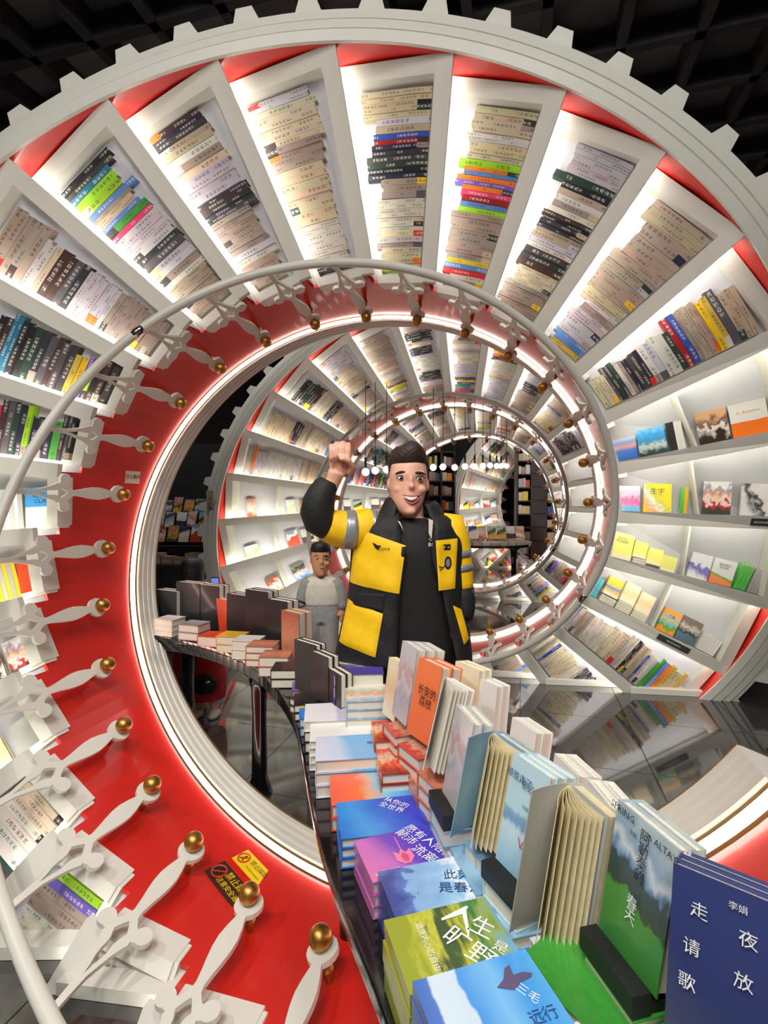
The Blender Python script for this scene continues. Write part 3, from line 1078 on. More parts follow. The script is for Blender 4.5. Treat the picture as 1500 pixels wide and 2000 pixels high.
if len(left1) >= 3:
    left1 = sorted(left1, reverse=True)
    k = left1[0]; r = 'on the first open left shelf'
    bay_book(k, 0.02, 0.17, 0.24, C['skyb'], 'sky blue and white portrait cover book ' + r, False, text='羽生結\nCLAM', ts=0.035)
    spines_out(k, 0.19, 6, 0.022, 0.23, [C['greysp'], C['white']], False, 'grey magazine ' + r)
    spines_out(k, 0.34, 5, 0.03, 0.2, [C['dark'], C['white'], C['greysp']], False, 'upright book left of magazines ' + r)
    k = left1[1]; r = 'on the second open left shelf'
    bay_book(k, 0.02, 0.13, 0.2, C['redc'], 'bright red cover book ' + r, False)
    spines_out(k, 0.14, 5, 0.02, 0.22, [C['gold'], C['greysp']], False, 'beige upright book ' + r)
    spines_out(k, 0.25, 4, 0.03, 0.2, [C['redc'], C['white']], False, 'red or white upright book ' + r)
    k = left1[2]; r = 'on the third open left shelf'
    bay_book(k, 0.02, 0.16, 0.2, C['manga'], 'red and grey illustrated cover book ' + r, False)
    bay_book(k, 0.18, 0.32, 0.2, C['brown'], 'dark brown cover book ' + r, False)
    if len(left1) > 3:
        k = left1[3]; r = 'on the fourth open left shelf'
        bay_book(k, 0.04, 0.16, 0.19, C['greysp'], 'plain grey cover book ' + r, False)
        bay_book(k, 0.2, 0.33, 0.19, C['peach'], 'cream cover book ' + r, False)
FARL = sorted([k for k in FO if 300 < deg_mid(k) < 380 or 660 < deg_mid(k) < 740 or 1020 < deg_mid(k) < 1110], reverse=True)
for n, k in enumerate(FARL):
    rng = random.Random(k * 5 + 1)
    turn = 'second' if deg_mid(k) < 400 else ('third' if deg_mid(k) < 760 else 'fourth')
    row = [q for q in FARL if abs(deg_mid(q) - deg_mid(k)) < 60].index(k)
    for hu in (0.04, 0.5):
        u = hu + rng.uniform(0, 0.05)
        j = 0
        lim = hu + 0.4
        while u < lim - 0.1:
            w = rng.uniform(0.09, 0.16)
            if deg_mid(k) < 400 and rng.random() < 0.25:
                u += w; continue
            bay_book(k, u, u + w, rng.uniform(0.17, 0.24), rand_cover(rng), '%s cover-out book %s, %s open shelf down, left of %s spiral turn' % (ordn(j), 'by its railing' if hu < 0.3 else 'by its rim', ordn(row), turn), False)
            u += w + rng.uniform(0.005, 0.06)
            j += 1
    mid_board(k, 0.47)
# shelf label strips
if len(right1) >= 4:
    for (k, u, t) in ((right1[1], 0.86, '请勿私自拆书, 扫码查看'), (right1[3], 0.64, '请勿私自拆封')):
        b = bhex('shelf_label', k, u - 0.12, u + 0.1, 1, 1, -0.003, 0, M_DARKSH, spiral, -0.03, 0.02)
        a, c_ = bay(k, u - 0.12, 1, -0.004, -0.005), bay(k, u + 0.1, 1, -0.004, -0.005)
        lettering(b, t, (a + c_) / 2, c_ - a, V((0, 0, 1)) - (c_ - a).normalized() * (c_ - a).normalized().z, 0.022, M_INKW)
# ------------------------------------------------------------------ curved display table
TT = 0.81
LEFT = [(0.05, 0.70), (0.009, 0.861), (-0.136, 1.236), (-0.227, 1.566), (-0.338, 1.99), (-0.427, 2.245), (-0.55, 2.5), (-0.76, 2.82), (-1.085, 3.12), (-1.40, 3.30), (-1.8, 3.42)]
RIGHT = [(0.72, 0.62), (0.60, 0.84), (0.43, 1.18), (0.27, 1.52), (0.09, 1.80), (-0.07, 2.06), (-0.19, 2.38), (-0.36, 2.74), (-0.7, 3.2), (-1.15, 3.62), (-1.75, 3.85)]
def catmull(pts, n=6):
    out = []
    for i in range(len(pts) - 1):
        p0, p1, p2, p3 = pts[max(i - 1, 0)], pts[i], pts[i + 1], pts[min(i + 2, len(pts) - 1)]
        for j in range(n):
            t = j / n
            out.append(tuple(0.5 * (2 * b + (c - a) * t + (2 * a - 5 * b + 4 * c - d) * t * t + (3 * b - 3 * c + d - a) * t ** 3) for a, b, c, d in zip(p0, p1, p2, p3)))
    out.append(tuple(pts[-1]))
    return out
table = empty('display_table', g2w(-0.1, 2.0, 0))
tag(table, 'long curved black glossy display table covered with book stacks', 'table')
ll, rr = catmull(LEFT), catmull(RIGHT)
def slab(name, z0, z1, grow, mat):
    vs, fs = [], []
    n = len(ll)
    for (a, b) in zip(ll, rr):
        d = (V(b) - V(a)).normalized() * grow
        a2, b2 = V(a) - d, V(b) + d
        vs += [g2w(a2.x, a2.y, z0), g2w(b2.x, b2.y, z0), g2w(b2.x, b2.y, z1), g2w(a2.x, a2.y, z1)]
    for i in range(n - 1):
        o = 4 * i
        for e in range(4):
            x, y = o + e, o + (e + 1) % 4
            fs.append((x, y, y + 4, x + 4))
    fs += [(3, 2, 1, 0), tuple(4 * (n - 1) + e for e in range(4))]
    o = mesh(name, vs, fs, mat, table)
    b = o.modifiers.new('bevel', 'BEVEL')
    b.width = 0.008
    b.segments = 3
    b.limit_method = 'ANGLE'
    b.angle_limit = 0.9
    return o
slab('table_top', TT - 0.03, TT, 0.012, M_BLACK)
slab('table_apron', TT - 0.10, TT - 0.03, -0.01, M_BLACK)
for (x, z) in ((-0.72, 2.93), (0.30, 1.15), (-0.12, 1.85), (-1.35, 3.5)):
    tube('leg', [g2w(x, z, 0), g2w(x, z, 0.02), g2w(x, z, 0.1), g2w(x, z, 0.45), g2w(x, z, 0.6), g2w(x, z, 0.68), g2w(x, z, 0.715)], [0.075, 0.07, 0.045, 0.04, 0.045, 0.06, 0.10], M_BLACK, table, 16)

# ------------------------------------------------------------------ flat stacks along the aisle edge
UPZ = V((0, 0, 1))
def gdir(ang):
    """horizontal direction turned ang degrees from the photo's right-hand direction, towards the distance"""
    a = math.radians(ang)
    return g2w(math.cos(a), math.sin(a)).normalized()
C['p_white'] = C['white']
C['p_bluebird'] = cover_mat('print_blue_wash', [(0.0, S(70, 110, 190)), (0.1, S(80, 120, 200)), (0.12, S(206, 222, 236)), (0.34, S(200, 220, 236)), (0.36, S(70, 150, 226)), (0.6, S(120, 186, 236)), (0.8, S(60, 150, 226)), (1, S(90, 170, 230))], du=1.0, dv=0.0, amt=0.05, scale=3)
C['p_field'] = cover_mat('print_green_fields', [(0.1, S(150, 160, 50)), (0.25, S(196, 196, 70)), (0.34, S(60, 80, 50)), (0.45, S(70, 96, 50)), (0.55, S(190, 190, 60)), (0.66, S(60, 120, 70)), (0.78, S(150, 170, 90)), (0.9, S(110, 170, 200)), (1.0, S(130, 190, 220))], du=0.95, dv=-0.1, amt=0.28, scale=7, sx=1.6, sy=0.35, detail=5)
C['p_sky'] = cover_mat('print_sky_clouds', [(0.0, S(60, 76, 150)), (0.2, S(90, 120, 190)), (0.22, S(130, 170, 216)), (0.5, S(150, 196, 232)), (0.62, S(236, 240, 244)), (0.7, S(160, 204, 236)), (0.95, S(180, 214, 238))], du=0.75, dv=0.0, amt=0.35, scale=4)
C['p_purple'] = cover_mat('print_violet_pink', [(0.0, S(214, 120, 180)), (0.3, S(196, 110, 190)), (0.5, S(110, 70, 190)), (0.75, S(70, 60, 190)), (1, S(64, 64, 200))], du=0.8, dv=0.25, amt=0.07, scale=3)
C['p_deepblue'] = cover_mat('print_deep_blue', [(0.0, S(40, 110, 210)), (0.3, S(60, 150, 226)), (0.5, S(50, 110, 214)), (0.75, S(50, 70, 200)), (1, S(60, 60, 190))], du=0.8, dv=0.2, amt=0.12, scale=4)
C['p_orangeblue'] = cover_mat('print_orange_to_blue', [(0.0, S(236, 96, 70)), (0.38, S(240, 110, 76)), (0.5, S(220, 170, 140)), (0.65, S(120, 190, 226)), (1, S(40, 140, 226))], du=1.0, dv=0.1, amt=0.14, scale=4)
C['p_lightblue'] = cover_mat('print_light_blue', [(0.0, S(216, 216, 232)), (0.35, S(196, 210, 236)), (0.5, S(120, 180, 230)), (1, S(110, 176, 232))], du=1.0, dv=0.1, amt=0.1, scale=3)
C['p_script'] = cover_mat('print_white_script', [(0.0, S(236, 234, 230)), (0.5, S(240, 240, 236)), (0.62, S(150, 146, 140)), (0.7, S(240, 238, 236))], du=0.4, dv=0.0, amt=0.3, scale=5, sx=0.6, sy=2)
C['p_lilac'] = cover_mat('print_white_lilac', [(0.0, S(240, 240, 240)), (0.45, S(236, 232, 240)), (0.5, S(200, 190, 220)), (0.85, S(206, 198, 226)), (0.9, S(130, 130, 180)), (1, S(120, 120, 170))], du=1.0, dv=0.0, amt=0.04, scale=3)
C['p_plum'] = cover_mat('print_purple_art', [(0.0, S(80, 66, 160)), (0.45, S(90, 76, 170)), (0.55, S(140, 130, 140)), (0.68, S(226, 222, 216)), (0.8, S(120, 100, 110))], du=0.1, dv=0.8, amt=0.2, scale=3)
C['p_art'] = cover_mat('print_pale_art', [(0.0, S(150, 180, 220)), (0.25, S(226, 224, 214)), (0.5, S(230, 160, 120)), (0.6, S(170, 200, 180)), (0.8, S(226, 220, 210)), (1, S(230, 226, 216))], amt=0.3, scale=5)
C['p_green'] = cover_mat('print_grass_green', [(0.0, S(50, 130, 50)), (0.5, S(64, 150, 56)), (1, S(80, 160, 70))], amt=0.3, scale=14)
C['p_violet'] = cover_mat('print_violet', [(0, S(120, 80, 170)), (1, S(140, 96, 190))], amt=0.1)
C['p_redbook'] = cover_mat('print_orange_red_art', [(0.1, S(150, 50, 36)), (0.4, S(226, 90, 60)), (0.6, S(220, 190, 160)), (0.9, S(200, 70, 60))], amt=0.4, scale=6)
C['p_rust'] = cover_mat('print_rust', [(0, S(196, 120, 90)), (0.5, S(226, 150, 120)), (1, S(190, 110, 80))], amt=0.3, scale=9)
C['p_altay'] = cover_mat('print_mountain_meadow', [(0.0, S(60, 130, 66)), (0.18, S(66, 140, 60)), (0.42, S(74, 150, 60)), (0.45, S(50, 72, 62)), (0.6, S(60, 84, 90)), (0.64, S(120, 156, 196)), (0.72, S(220, 228, 234)), (0.8, S(150, 180, 206)), (1.0, S(196, 212, 216))], du=0.12, dv=0.92, amt=0.16, scale=5, detail=6)
C['p_night'] = cover_mat('print_night_navy', [(0.0, S(70, 76, 96)), (0.35, S(50, 60, 110)), (1.0, S(58, 68, 124))], du=0.3, dv=0.8, amt=0.2, scale=2, rough=0.3)
C['p_road'] = cover_mat('print_pale_blue_hills', [(0.0, S(150, 196, 226)), (0.2, S(176, 212, 232)), (0.38, S(196, 224, 236)), (0.42, S(120, 160, 200)), (0.5, S(130, 176, 206)), (0.54, S(186, 218, 230)), (1, S(190, 218, 228))], dv=1.0, amt=0.1, scale=4)
C['p_greyink'] = cover_mat('print_grey_wash', [(0.1, S(196, 190, 192)), (0.3, S(170, 176, 190)), (0.5, S(210, 206, 204)), (0.62, S(200, 160, 160)), (0.8, S(206, 206, 208))], amt=0.35, scale=4)
C['p_bright_orange'] = cover_mat('print_orange_cover', [(0, S(236, 100, 44)), (1, S(244, 120, 60))], amt=0.06)
C['p_mint'] = cover_mat('print_blue_grey', [(0, S(120, 160, 196)), (0.5, S(150, 190, 214)), (1, S(130, 170, 206))], amt=0.15)

FR = {}
def flat_stack(px, py, zc, ang, n, th, long_, short, cov, desc, texts=(), under=None, group=None, jit=0.5, paper=None):
    """pile of flat books whose top cover centre shows at (px,py); returns the top book"""
    c = at(px, py, zc)
    rng = random.Random(int(px * 7 + py))
    base = TT + 0.001
    if n * th > c.z - base - 0.0005:
        n = max(1, int((c.z - base) / th))
    th = (c.z - base) / n - 0.0004 if abs((c.z - base) / n - th) < th else th
    top = None
    z = c.z
    for i in range(n):
        a = ang + (rng.uniform(-1.5, 1.5) * jit if i else 0)
        X = gdir(a)
        Y = gdir(a + 90)
        cc = V((c.x, c.y, z - th)) + (X * rng.uniform(-0.004, 0.004) + Y * rng.uniform(-0.003, 0.003)) * (jit if i else 0)
        corner = cc - X * long_ / 2 - Y * short / 2
        lab = ('top %s on its stack' % desc) if i == 0 else '%s from top under the %s' % (ordn(i), desc)
        if n == 1: lab = desc
        e = cover_book('table_book', corner, X * long_, Y * short, UPZ * (th - 0.0006), cov if (i == 0 or under is None) else under, lab, group or 'books stacked flat on the display table', paper)
        if i == 0:
            top = e
            for (t, u, v, sz, rot, ink) in texts:
                r = math.radians(rot)
                lettering(e, t, corner + X * long_ * u + Y * short * v + UPZ * (th + 0.0009), X * math.cos(r) + Y * math.sin(r), -X * math.sin(r) + Y * math.cos(r), sz, ink)
            FR[id(e)] = (corner, X * long_, Y * short, th)
        z -= th
    return top
flat_stack(1240, 2085, 0.66, 14, 8, 0.022, 0.2, 0.14, C['p_white'], 'plain white cover book nearest the camera', [('旅', 0.6, 0.75, 0.03, 0, M_INK)])
_bird = flat_stack(962, 1964, 0.72, 17, 8, 0.024, 0.19, 0.135, C['p_bluebird'], 'blue cover book with pale band and brown bird',
           [('远行', 0.82, 0.25, 0.022, 0, M_INKB), ('三毛', 0.8, 0.5, 0.018, -60, M_INKW)])
flat_stack(882, 1836, 0.875, 16, 7, 0.018, 0.2, 0.145, C['p_field'], 'green and yellow painted fields cover book',
           [('人', 0.66, 0.76, 0.06, -50, M_INKW), ('生', 0.8, 0.55, 0.045, -50, M_INKW), ('是', 0.86, 0.24, 0.026, -50, M_INKW), ('旷野', 0.6, 0.34, 0.048, -60, M_INKW), ('追逐内心的自由', 0.28, 0.5, 0.014, -90, M_INKW)])
flat_stack(850, 1732, 1.03, 16, 6, 0.018, 0.2, 0.145, C['p_sky'], 'sky and clouds cover book reading spring', [('此刻', 0.78, 0.62, 0.03, -15, M_INKB), ('是春天', 0.74, 0.38, 0.03, -15, M_INKB)])
_tulip = flat_stack(790, 1660, 1.17, 20, 4, 0.022, 0.2, 0.14, C['p_purple'], 'violet and pink cover book with a pink tulip',
           [('愿有人陪你', 0.82, 0.55, 0.03, -68, M_INKW), ('颠沛', 0.6, 0.78, 0.03, -68, M_INKW), ('流离', 0.68, 0.3, 0.034, -68, M_INKW), ('with you', 0.2, 0.14, 0.016, 5, M_INKW)])
flat_stack(745, 1592, 1.31, 10, 4, 0.02, 0.22, 0.15, C['p_deepblue'], 'deep blue cover book with night sky', [('从你的', 0.72, 0.8, 0.024, -40, M_INKW), ('全世界', 0.64, 0.68, 0.024, -40, M_INKW)])
flat_stack(727, 1536, 1.45, 8, 3, 0.024, 0.235, 0.15, C['p_orangeblue'], 'orange to blue gradient cover book')
flat_stack(692, 1457, 1.60, 7, 3, 0.032, 0.24, 0.155, C['p_lightblue'], 'thick light blue and lilac cover book', [('信札', 0.75, 0.6, 0.02, 0, M_INKB)])
flat_stack(672, 1424, 1.75, 7, 5, 0.02, 0.23, 0.15, C['p_script'], 'white cover book with grey brush stroke')
flat_stack(660, 1388, 1.87, 7, 3, 0.034, 0.24, 0.155, C['p_lilac'], 'white and lilac cover book with lifted corner', under=C['dark'])
# pink tulip printed on the violet cover (flat print)
def print_patch(parent, c, X, Y, pts, mat, name='printed_motif'):
    vs = [c + X * a + Y * b for a, b in pts]
    mesh(name, vs, [tuple(range(len(vs)))], mat, parent)
_c0, _x0, _y0, _t0 = FR[id(_tulip)]
def on_cover(fr, pts, mat, h=0.0006, par=None):
    c0, x0, y0, t0 = fr
    print_patch(par, c0 + UPZ * (t0 + h), x0, y0, pts, mat)
M_PETAL = plain('petal_print', S(236, 130, 170), 0.3)
M_PETAL2 = plain('petal_print_deep', S(214, 80, 130), 0.3)
on_cover(FR[id(_tulip)], [(0.36, 0.3), (0.42, 0.2), (0.5, 0.2), (0.57, 0.32), (0.56, 0.52), (0.5, 0.44), (0.46, 0.56), (0.42, 0.44), (0.36, 0.52)], M_PETAL, 0.0005, _tulip)
on_cover(FR[id(_tulip)], [(0.44, 0.24), (0.49, 0.24), (0.51, 0.36), (0.46, 0.46), (0.42, 0.36)], M_PETAL2, 0.0009, _tulip)
on_cover(FR[id(_tulip)], [(0.455, 0.56), (0.47, 0.56), (0.475, 0.86), (0.465, 0.86)], M_PETAL, 0.0005, _tulip)
M_BIRD = plain('brown_bird_print', S(96, 84, 120), 0.4)
on_cover(FR[id(_bird)], [(0.60, 0.66), (0.68, 0.72), (0.74, 0.84), (0.79, 0.86), (0.78, 0.74), (0.86, 0.74), (0.93, 0.7), (0.9, 0.66), (0.8, 0.64), (0.72, 0.58)], M_BIRD, 0.0006, _bird)
# small bright spines stacked left of the dark books
flat_stack(606, 1338, 2.30, 10, 4, 0.024, 0.16, 0.12, C['p_violet'], 'violet cover book at the table bend')
flat_stack(622, 1362, 2.12, 10, 4, 0.022, 0.2, 0.13, C['dark'], 'black cover book beside the dark upright books')
flat_stack(600, 1378, 2.05, 10, 3, 0.025, 0.05, 0.11, C['gold'], 'narrow yellow spine book at the table edge')
flat_stack(600, 1392, 1.96, 10, 3, 0.03, 0.06, 0.10, C['p_deepblue'], 'narrow blue spine book at the table edge')
flat_stack(700, 1303, 2.0, 4, 6, 0.045, 0.19, 0.16, C['p_plum'], 'purple art cover book in front of the man')
flat_stack(716, 1352, 1.85, 6, 6, 0.03, 0.15, 0.16, C['p_art'], 'pale art cover book below the purple one')
flat_stack(762, 1426, 1.64, 6, 7, 0.026, 0.11, 0.15, C['p_redbook'], 'orange red art cover book under upright books')
flat_stack(772, 1484, 1.50, 8, 4, 0.026, 0.10, 0.15, C['p_redbook'], 'red art cover book beside the gradient cover')
for (px, py, z, cov, d) in ((838, 1512, 1.42, C['p_rust'], 'cream paperback with orange flap under white upright books'), (905, 1640, 1.18, C['p_lightblue'], 'pale blue book below the fanned book'),
                            (946, 1690, 1.08, C['p_mint'], 'blue grey book in the middle pile'), (1000, 1766, 0.985, C['p_road'], 'pale blue book in front of black stand')):
    flat_stack(px, py, z, 14, 4, 0.024, 0.10, 0.14, cov, d)
flat_stack(1170, 1930, 0.76, -52, 7, 0.026, 0.21, 0.13, C['p_green'], 'grass green cover book under the black stand')

# ------------------------------------------------------------------ upright row, covers to the aisle
def upright(BL, z1, BR, z2, TL, th, copies, cov, desc, texts=(), paper=None, gap=0.003, group='books standing in a row along the display table'):
    """books standing on the table: cover corner pixels with depths"""
    bl, br = at(*BL, z1), at(*BR, z2)
    tl = at(*TL, z1 + 0.012)
    br.z = bl.z
    ex = br - bl
    up = tl - bl
    up = up - ex * (up.dot(ex) / ex.length_squared)
    n = ex.cross(up).normalized()
    if n.dot(CAM - bl) < 0: n = -n
    out = []
    for i in range(copies):
        c = bl - n * (th + gap) * (i + 1)
        lab = desc if copies == 1 else ('front copy of the %s' % desc if i == 0 else '%s copy behind the %s' % (ordn(i), desc))
        e = cover_book('standing_book', c, ex, up, n * th, cov, lab, group, paper)
        if i == 0:
            X, Y = ex.normalized(), up.normalized()
            for (t, u, v, sz, ink, ln) in texts:
                lettering(e, t, bl + ex * u + up * v + n * 0.0012, X, Y, sz, ink, line=ln)
        out.append(e)
    return out, bl, ex, up, n
def black_stand(bl, ex, n, desc, h=0.03, d=0.1):
    e = empty('book_stand', bl)
    tag(e, desc, 'book stand', 'black book stands on the display table')
    X, N = ex.normalized(), n
    Y = UPZ
    N = V((n.x, n.y, 0)).normalized()
    c = bl + ex * 0.5 + N * (0.018) - Y * 0.012
    box('front_lip', c + Y * 0.004, ex.length * 0.96, 0.03, 0.032, M_BLACKM, e, X, N, Y)
    box('foot', c - N * (d / 2) - Y * 0.006, ex.length * 0.9, d, 0.014, M_BLACKM, e, X, N, Y)
    return e
# risers under the uprights
def riser(bl, ex, n, cov, desc, cnt=None):
    N = V((n.x, n.y, 0)).normalized()
    X = V((ex.x, ex.y, 0)).normalized()
    top = bl.z - 0.027
    hgt = top - TT
    k = cnt or max(2, int(hgt / 0.03))
    th = hgt / k
    for i in range(k):
        corner = V((bl.x, bl.y, top - th * (i + 1))) - N * 0.12 + X * 0.004
        cover_book('table_book', corner, X * (ex.length * 0.95), N * 0.15, UPZ * (th - 0.0008), cov, '%s, %s from the top' % (desc, ordn(i)), 'books piled under the standing row')
o, bl, ex, up, n = upright((1296, 2010), 0.645, (1624, 2190), 0.54, (1352, 1702), 0.018, 3, C['p_night'], 'navy night cover book with scattered white title',
    [('走', 0.2, 0.78, 0.02, M_INKW, 1), ('夜', 0.52, 0.74, 0.02, M_INKW, 1), ('请', 0.16, 0.55, 0.02, M_INKW, 1), ('路', 0.8, 0.66, 0.02, M_INKW, 1), ('放', 0.5, 0.5, 0.02, M_INKW, 1), ('歌', 0.14, 0.34, 0.02, M_INKW, 1),
     ('声', 0.82, 0.42, 0.02, M_INKW, 1), ('李娟', 0.45, 0.9, 0.01, M_INKW, 1)])
riser(bl, ex, n, C['greysp'], 'grey paperback under navy night book')
o, bl, ex, up, n = upright((1166, 1810), 0.82, (1278, 1942), 0.70, (1198, 1554), 0.022, 2, C['p_altay'], 'green meadow and mountain cover book',
    [('SPRING', 0.14, 0.95, 0.016, M_INK, 1), ('in ALTAY', 0.8, 0.93, 0.014, M_INK, 1), ('阿\n勒\n泰\n的', 0.55, 0.76, 0.021, M_INK, 0.9), ('春\n天', 0.5, 0.36, 0.022, M_INKW, 0.9), ('李娟', 0.36, 0.86, 0.008, M_INK, 1)])
black_stand(bl, ex, n, 'black stand holding the mountain cover book', d=0.08)
riser(bl, ex, n, C['p_green'], 'green paperback under mountain cover book')
o, bl, ex, up, n = upright((965, 1677), 1.02, (1035, 1740), 0.925, (1003, 1471), 0.02, 3, C['p_road'], 'pale blue cover book with hills and red bird',
    [('那些走了', 0.3, 0.83, 0.018, M_INKB, 1), ('很远的路', 0.72, 0.8, 0.018, M_INKB, 1), ('∨', 0.6, 0.32, 0.03, plain('red_ink', S(190, 40, 40)), 1), ('毕淑敏', 0.6, 0.62, 0.008, M_INKB, 1)])
black_stand(bl, ex, n, 'black stand holding the pale blue hills book', d=0.07)
riser(bl, ex, n, C['p_road'], 'pale blue paperback under hills book')
o, bl, ex, up, n = upright((862, 1545), 1.25, (893, 1592), 1.14, (886, 1372), 0.024, 2, C['p_greyink'], 'grey ink-wash cover book with red seal')
black_stand(bl, ex, n, 'black stand holding the grey ink-wash book', d=0.07)
riser(bl, ex, n, C['p_mint'], 'pale paperback under grey ink-wash book')
o, bl, ex, up, n = upright((792, 1428), 1.50, (836, 1466), 1.40, (820, 1284), 0.035, 2, C['p_bright_orange'], 'thick orange cover book', [('长安的\n荔枝', 0.6, 0.55, 0.03, M_INK, 1)])
riser(bl, ex, n, C['p_redbook'], 'orange paperback under thick orange book')
o, bl, ex, up, n = upright((763, 1392), 1.62, (790, 1412), 1.52, (784, 1250), 0.03, 3, C['p_greyink'], 'tall cream book with dark flap')
riser(bl, ex, n, C['p_redbook'], 'red art paperback under tall cream book')

# books lying open on their edge, pages fanned
def open_book(BL, z1, BR, z2, TL, th, cov, desc, flap=(0.6, 35), pages=7, paper=M_PAPERY):
    bl, br = at(*BL, z1), at(*BR, z2)
    tl = at(*TL, z1 + 0.02)
    br.z = bl.z
    ex = br - bl
    up = tl - bl
    up = up - ex * (up.dot(ex) / ex.length_squared)
    n = ex.cross(up).normalized()
    if n.dot(CAM - bl) < 0: n = -n
    e = cover_book('open_book', bl - n * th, ex, up, n * (th * 0.7), cov, desc, 'books standing in a row along the display table', paper)
    # front board swung open on the far spine edge, and fanned pages between
    def sheet(nm, ang, mat, thick, bulge, wd=1.0):
        a = math.radians(ang)
        d0 = ex.normalized() * math.cos(a) + n * math.sin(a)
        nn = n * math.cos(a) - ex.normalized() * math.sin(a)
        vs, fs = [], []
        m = 6
        o0 = bl - n * (th * 0.3)
        for i in range(m + 1):
            t = i / m
            for j in (0, 1):
                for s_ in (0, 1):
                    vs.append(o0 + d0 * (ex.length * wd * t) + nn * (bulge * math.sin(PI * t) + thick * s_) + up * j * (0.985 if nm == 'page' else 1))
        for i in range(m):
            q = 4 * i
            for a1, b1 in ((0, 1), (1, 3), (3, 2), (2, 0)):
                fs.append((q + a1, q + b1, q + 4 + b1, q + 4 + a1))
        fs += [(0, 2, 3, 1), (4 * m, 4 * m + 1, 4 * m + 3, 4 * m + 2)]
        ob = mesh(nm, vs, fs, mat, e)
        uv = ob.data.uv_layers.new(name='UVMap')
        for lp in ob.data.loops:
            vi = lp.vertex_index
            uv.data[lp.index].uv = ((vi // 4) / m, (vi % 4) // 2)
    sheet('front_cover', flap[1], cov, 0.0015, 0.004)
    for i in range(pages):
        sheet('page', flap[1] * 0.72 * (i + 0.5) / (pages + 0.5), paper, 0.001, 0.006, 0.97)
    return e, bl, ex, up, n
e, bl, ex, up, n = open_book((1060, 1790), 0.93, (1130, 1860), 0.83, (1092, 1520), 0.04, C['greysp'], 'cream-paged book standing open with grey cover swung out', (1, 72), 8)
riser(bl, ex, n, C['p_white'], 'white paperback under open grey book')
e, bl, ex, up, n = open_book((925, 1610), 1.13, (985, 1655), 1.03, (955, 1425), 0.035, C['p_mint'], 'blue-covered book standing open with fanned cream pages', (1, 66), 8)
riser(bl, ex, n, C['p_mint'], 'blue grey paperback under fanned open book')
e, bl, ex, up, n = open_book((832, 1480), 1.36, (872, 1520), 1.27, (868, 1322), 0.03, C['p_white'], 'white book standing half open beside orange book', (1, 40), 4, M_PAPER)
riser(bl, ex, n, C['p_rust'], 'cream paperback under white half-open book')
o, bl, ex, up, n = upright((745, 1392), 1.72, (768, 1402), 1.64, (757, 1282), 0.03, 1, C['peach'], 'worn tan-edged old book at the end of the row', paper=M_PAPERY)
riser(bl, ex, n, C['p_art'], 'pale paperback under worn old book')
# pale upright paperbacks behind the front row
for i, (px, py, tx, ty, z, cov) in enumerate(((905, 1402, 912, 1302, 1.72, C['peach']), (940, 1420, 946, 1330, 1.66, C['white']), (1010, 1500, 1022, 1410, 1.42, C['white']), (1090, 1590, 1102, 1478, 1.18, C['white']), (1150, 1650, 1164, 1525, 1.02, C['white']))):
    o, bl, ex, up, n = upright((px - 26, py), z, (px + 20, py + 26), z - 0.1, (tx - 26, ty - 12), 0.026, 2, cov, '%s pale upright paperback in the back row' % ordn(i))
    riser(bl, ex, n, C['white'], 'white paperback under the %s back-row upright' % ordn(i))

# dark books standing near the bend
for i, (BL, BR, TL, z, cov) in enumerate((((575, 1345), (618, 1362), (566, 1246), 2.16, C['dark']), ((606, 1357), (640, 1368), (600, 1268), 2.06, C['dark']), ((636, 1366), (664, 1374), (632, 1300), 1.98, C['dark']))):
    o, bl, ex, up, n = upright(BL, z, BR, z - 0.1, TL, 0.024, 2, cov, '%s dark upright book near table bend' % ordn(i))
    riser(bl, ex, n, C['dark'], 'dark book under the %s upright near the bend' % ordn(i), 2)
# far end of the table: dark backs and cream stacks
FARB = [(322, 1232, 1150, 3.55, 42), (366, 1228, 1135, 3.5, 46), (405, 1230, 1140, 3.42, 44), (430, 1232, 1166, 3.36, 26), (462, 1240, 1158, 3.25, 40), (500, 1252, 1150, 3.12, 44), (540, 1268, 1168, 2.95, 40), (566, 1288, 1190, 2.75, 34)]
for i, (px, yb, yt, z, w) in enumerate(FARB):
    cov = C['redc'] if i == 3 else (C['p_rust'] if i == 7 else C['dark'])
    o, bl, ex, up, n = upright((px - w / 2, yb - 3), z + 0.05, (px + w / 2, yb + 2), z - 0.05, (px - w / 2 - 6, yt), 0.045, 2, cov, '%s dark upright book from the far end of the table' % ordn(i))
    riser(bl, ex, n, C['dark'], 'dark book under the %s far upright' % ordn(i), 2)
FARS = [(332, 1206, 3.38, 6, 'cream'), (380, 1216, 3.28, 5, 'greysp'), (418, 1238, 3.14, 3, 'redc'), (455, 1238, 3.02, 4, 'gold'), (486, 1246, 2.9, 5, 'white'), (514, 1256, 2.77, 5, 'p_rust'), (540, 1276, 2.62, 5, 'p_rust'), (564, 1300, 2.46, 4, 'dark')]
for i, (px, py, z, nb, cv) in enumerate(FARS):
    flat_stack(px, py, z, -20 + 3 * i, nb, 0.035, 0.15, 0.13, C.get(cv, C['white']), 'paperback in the %s pile from the far table end' % ordn(i))
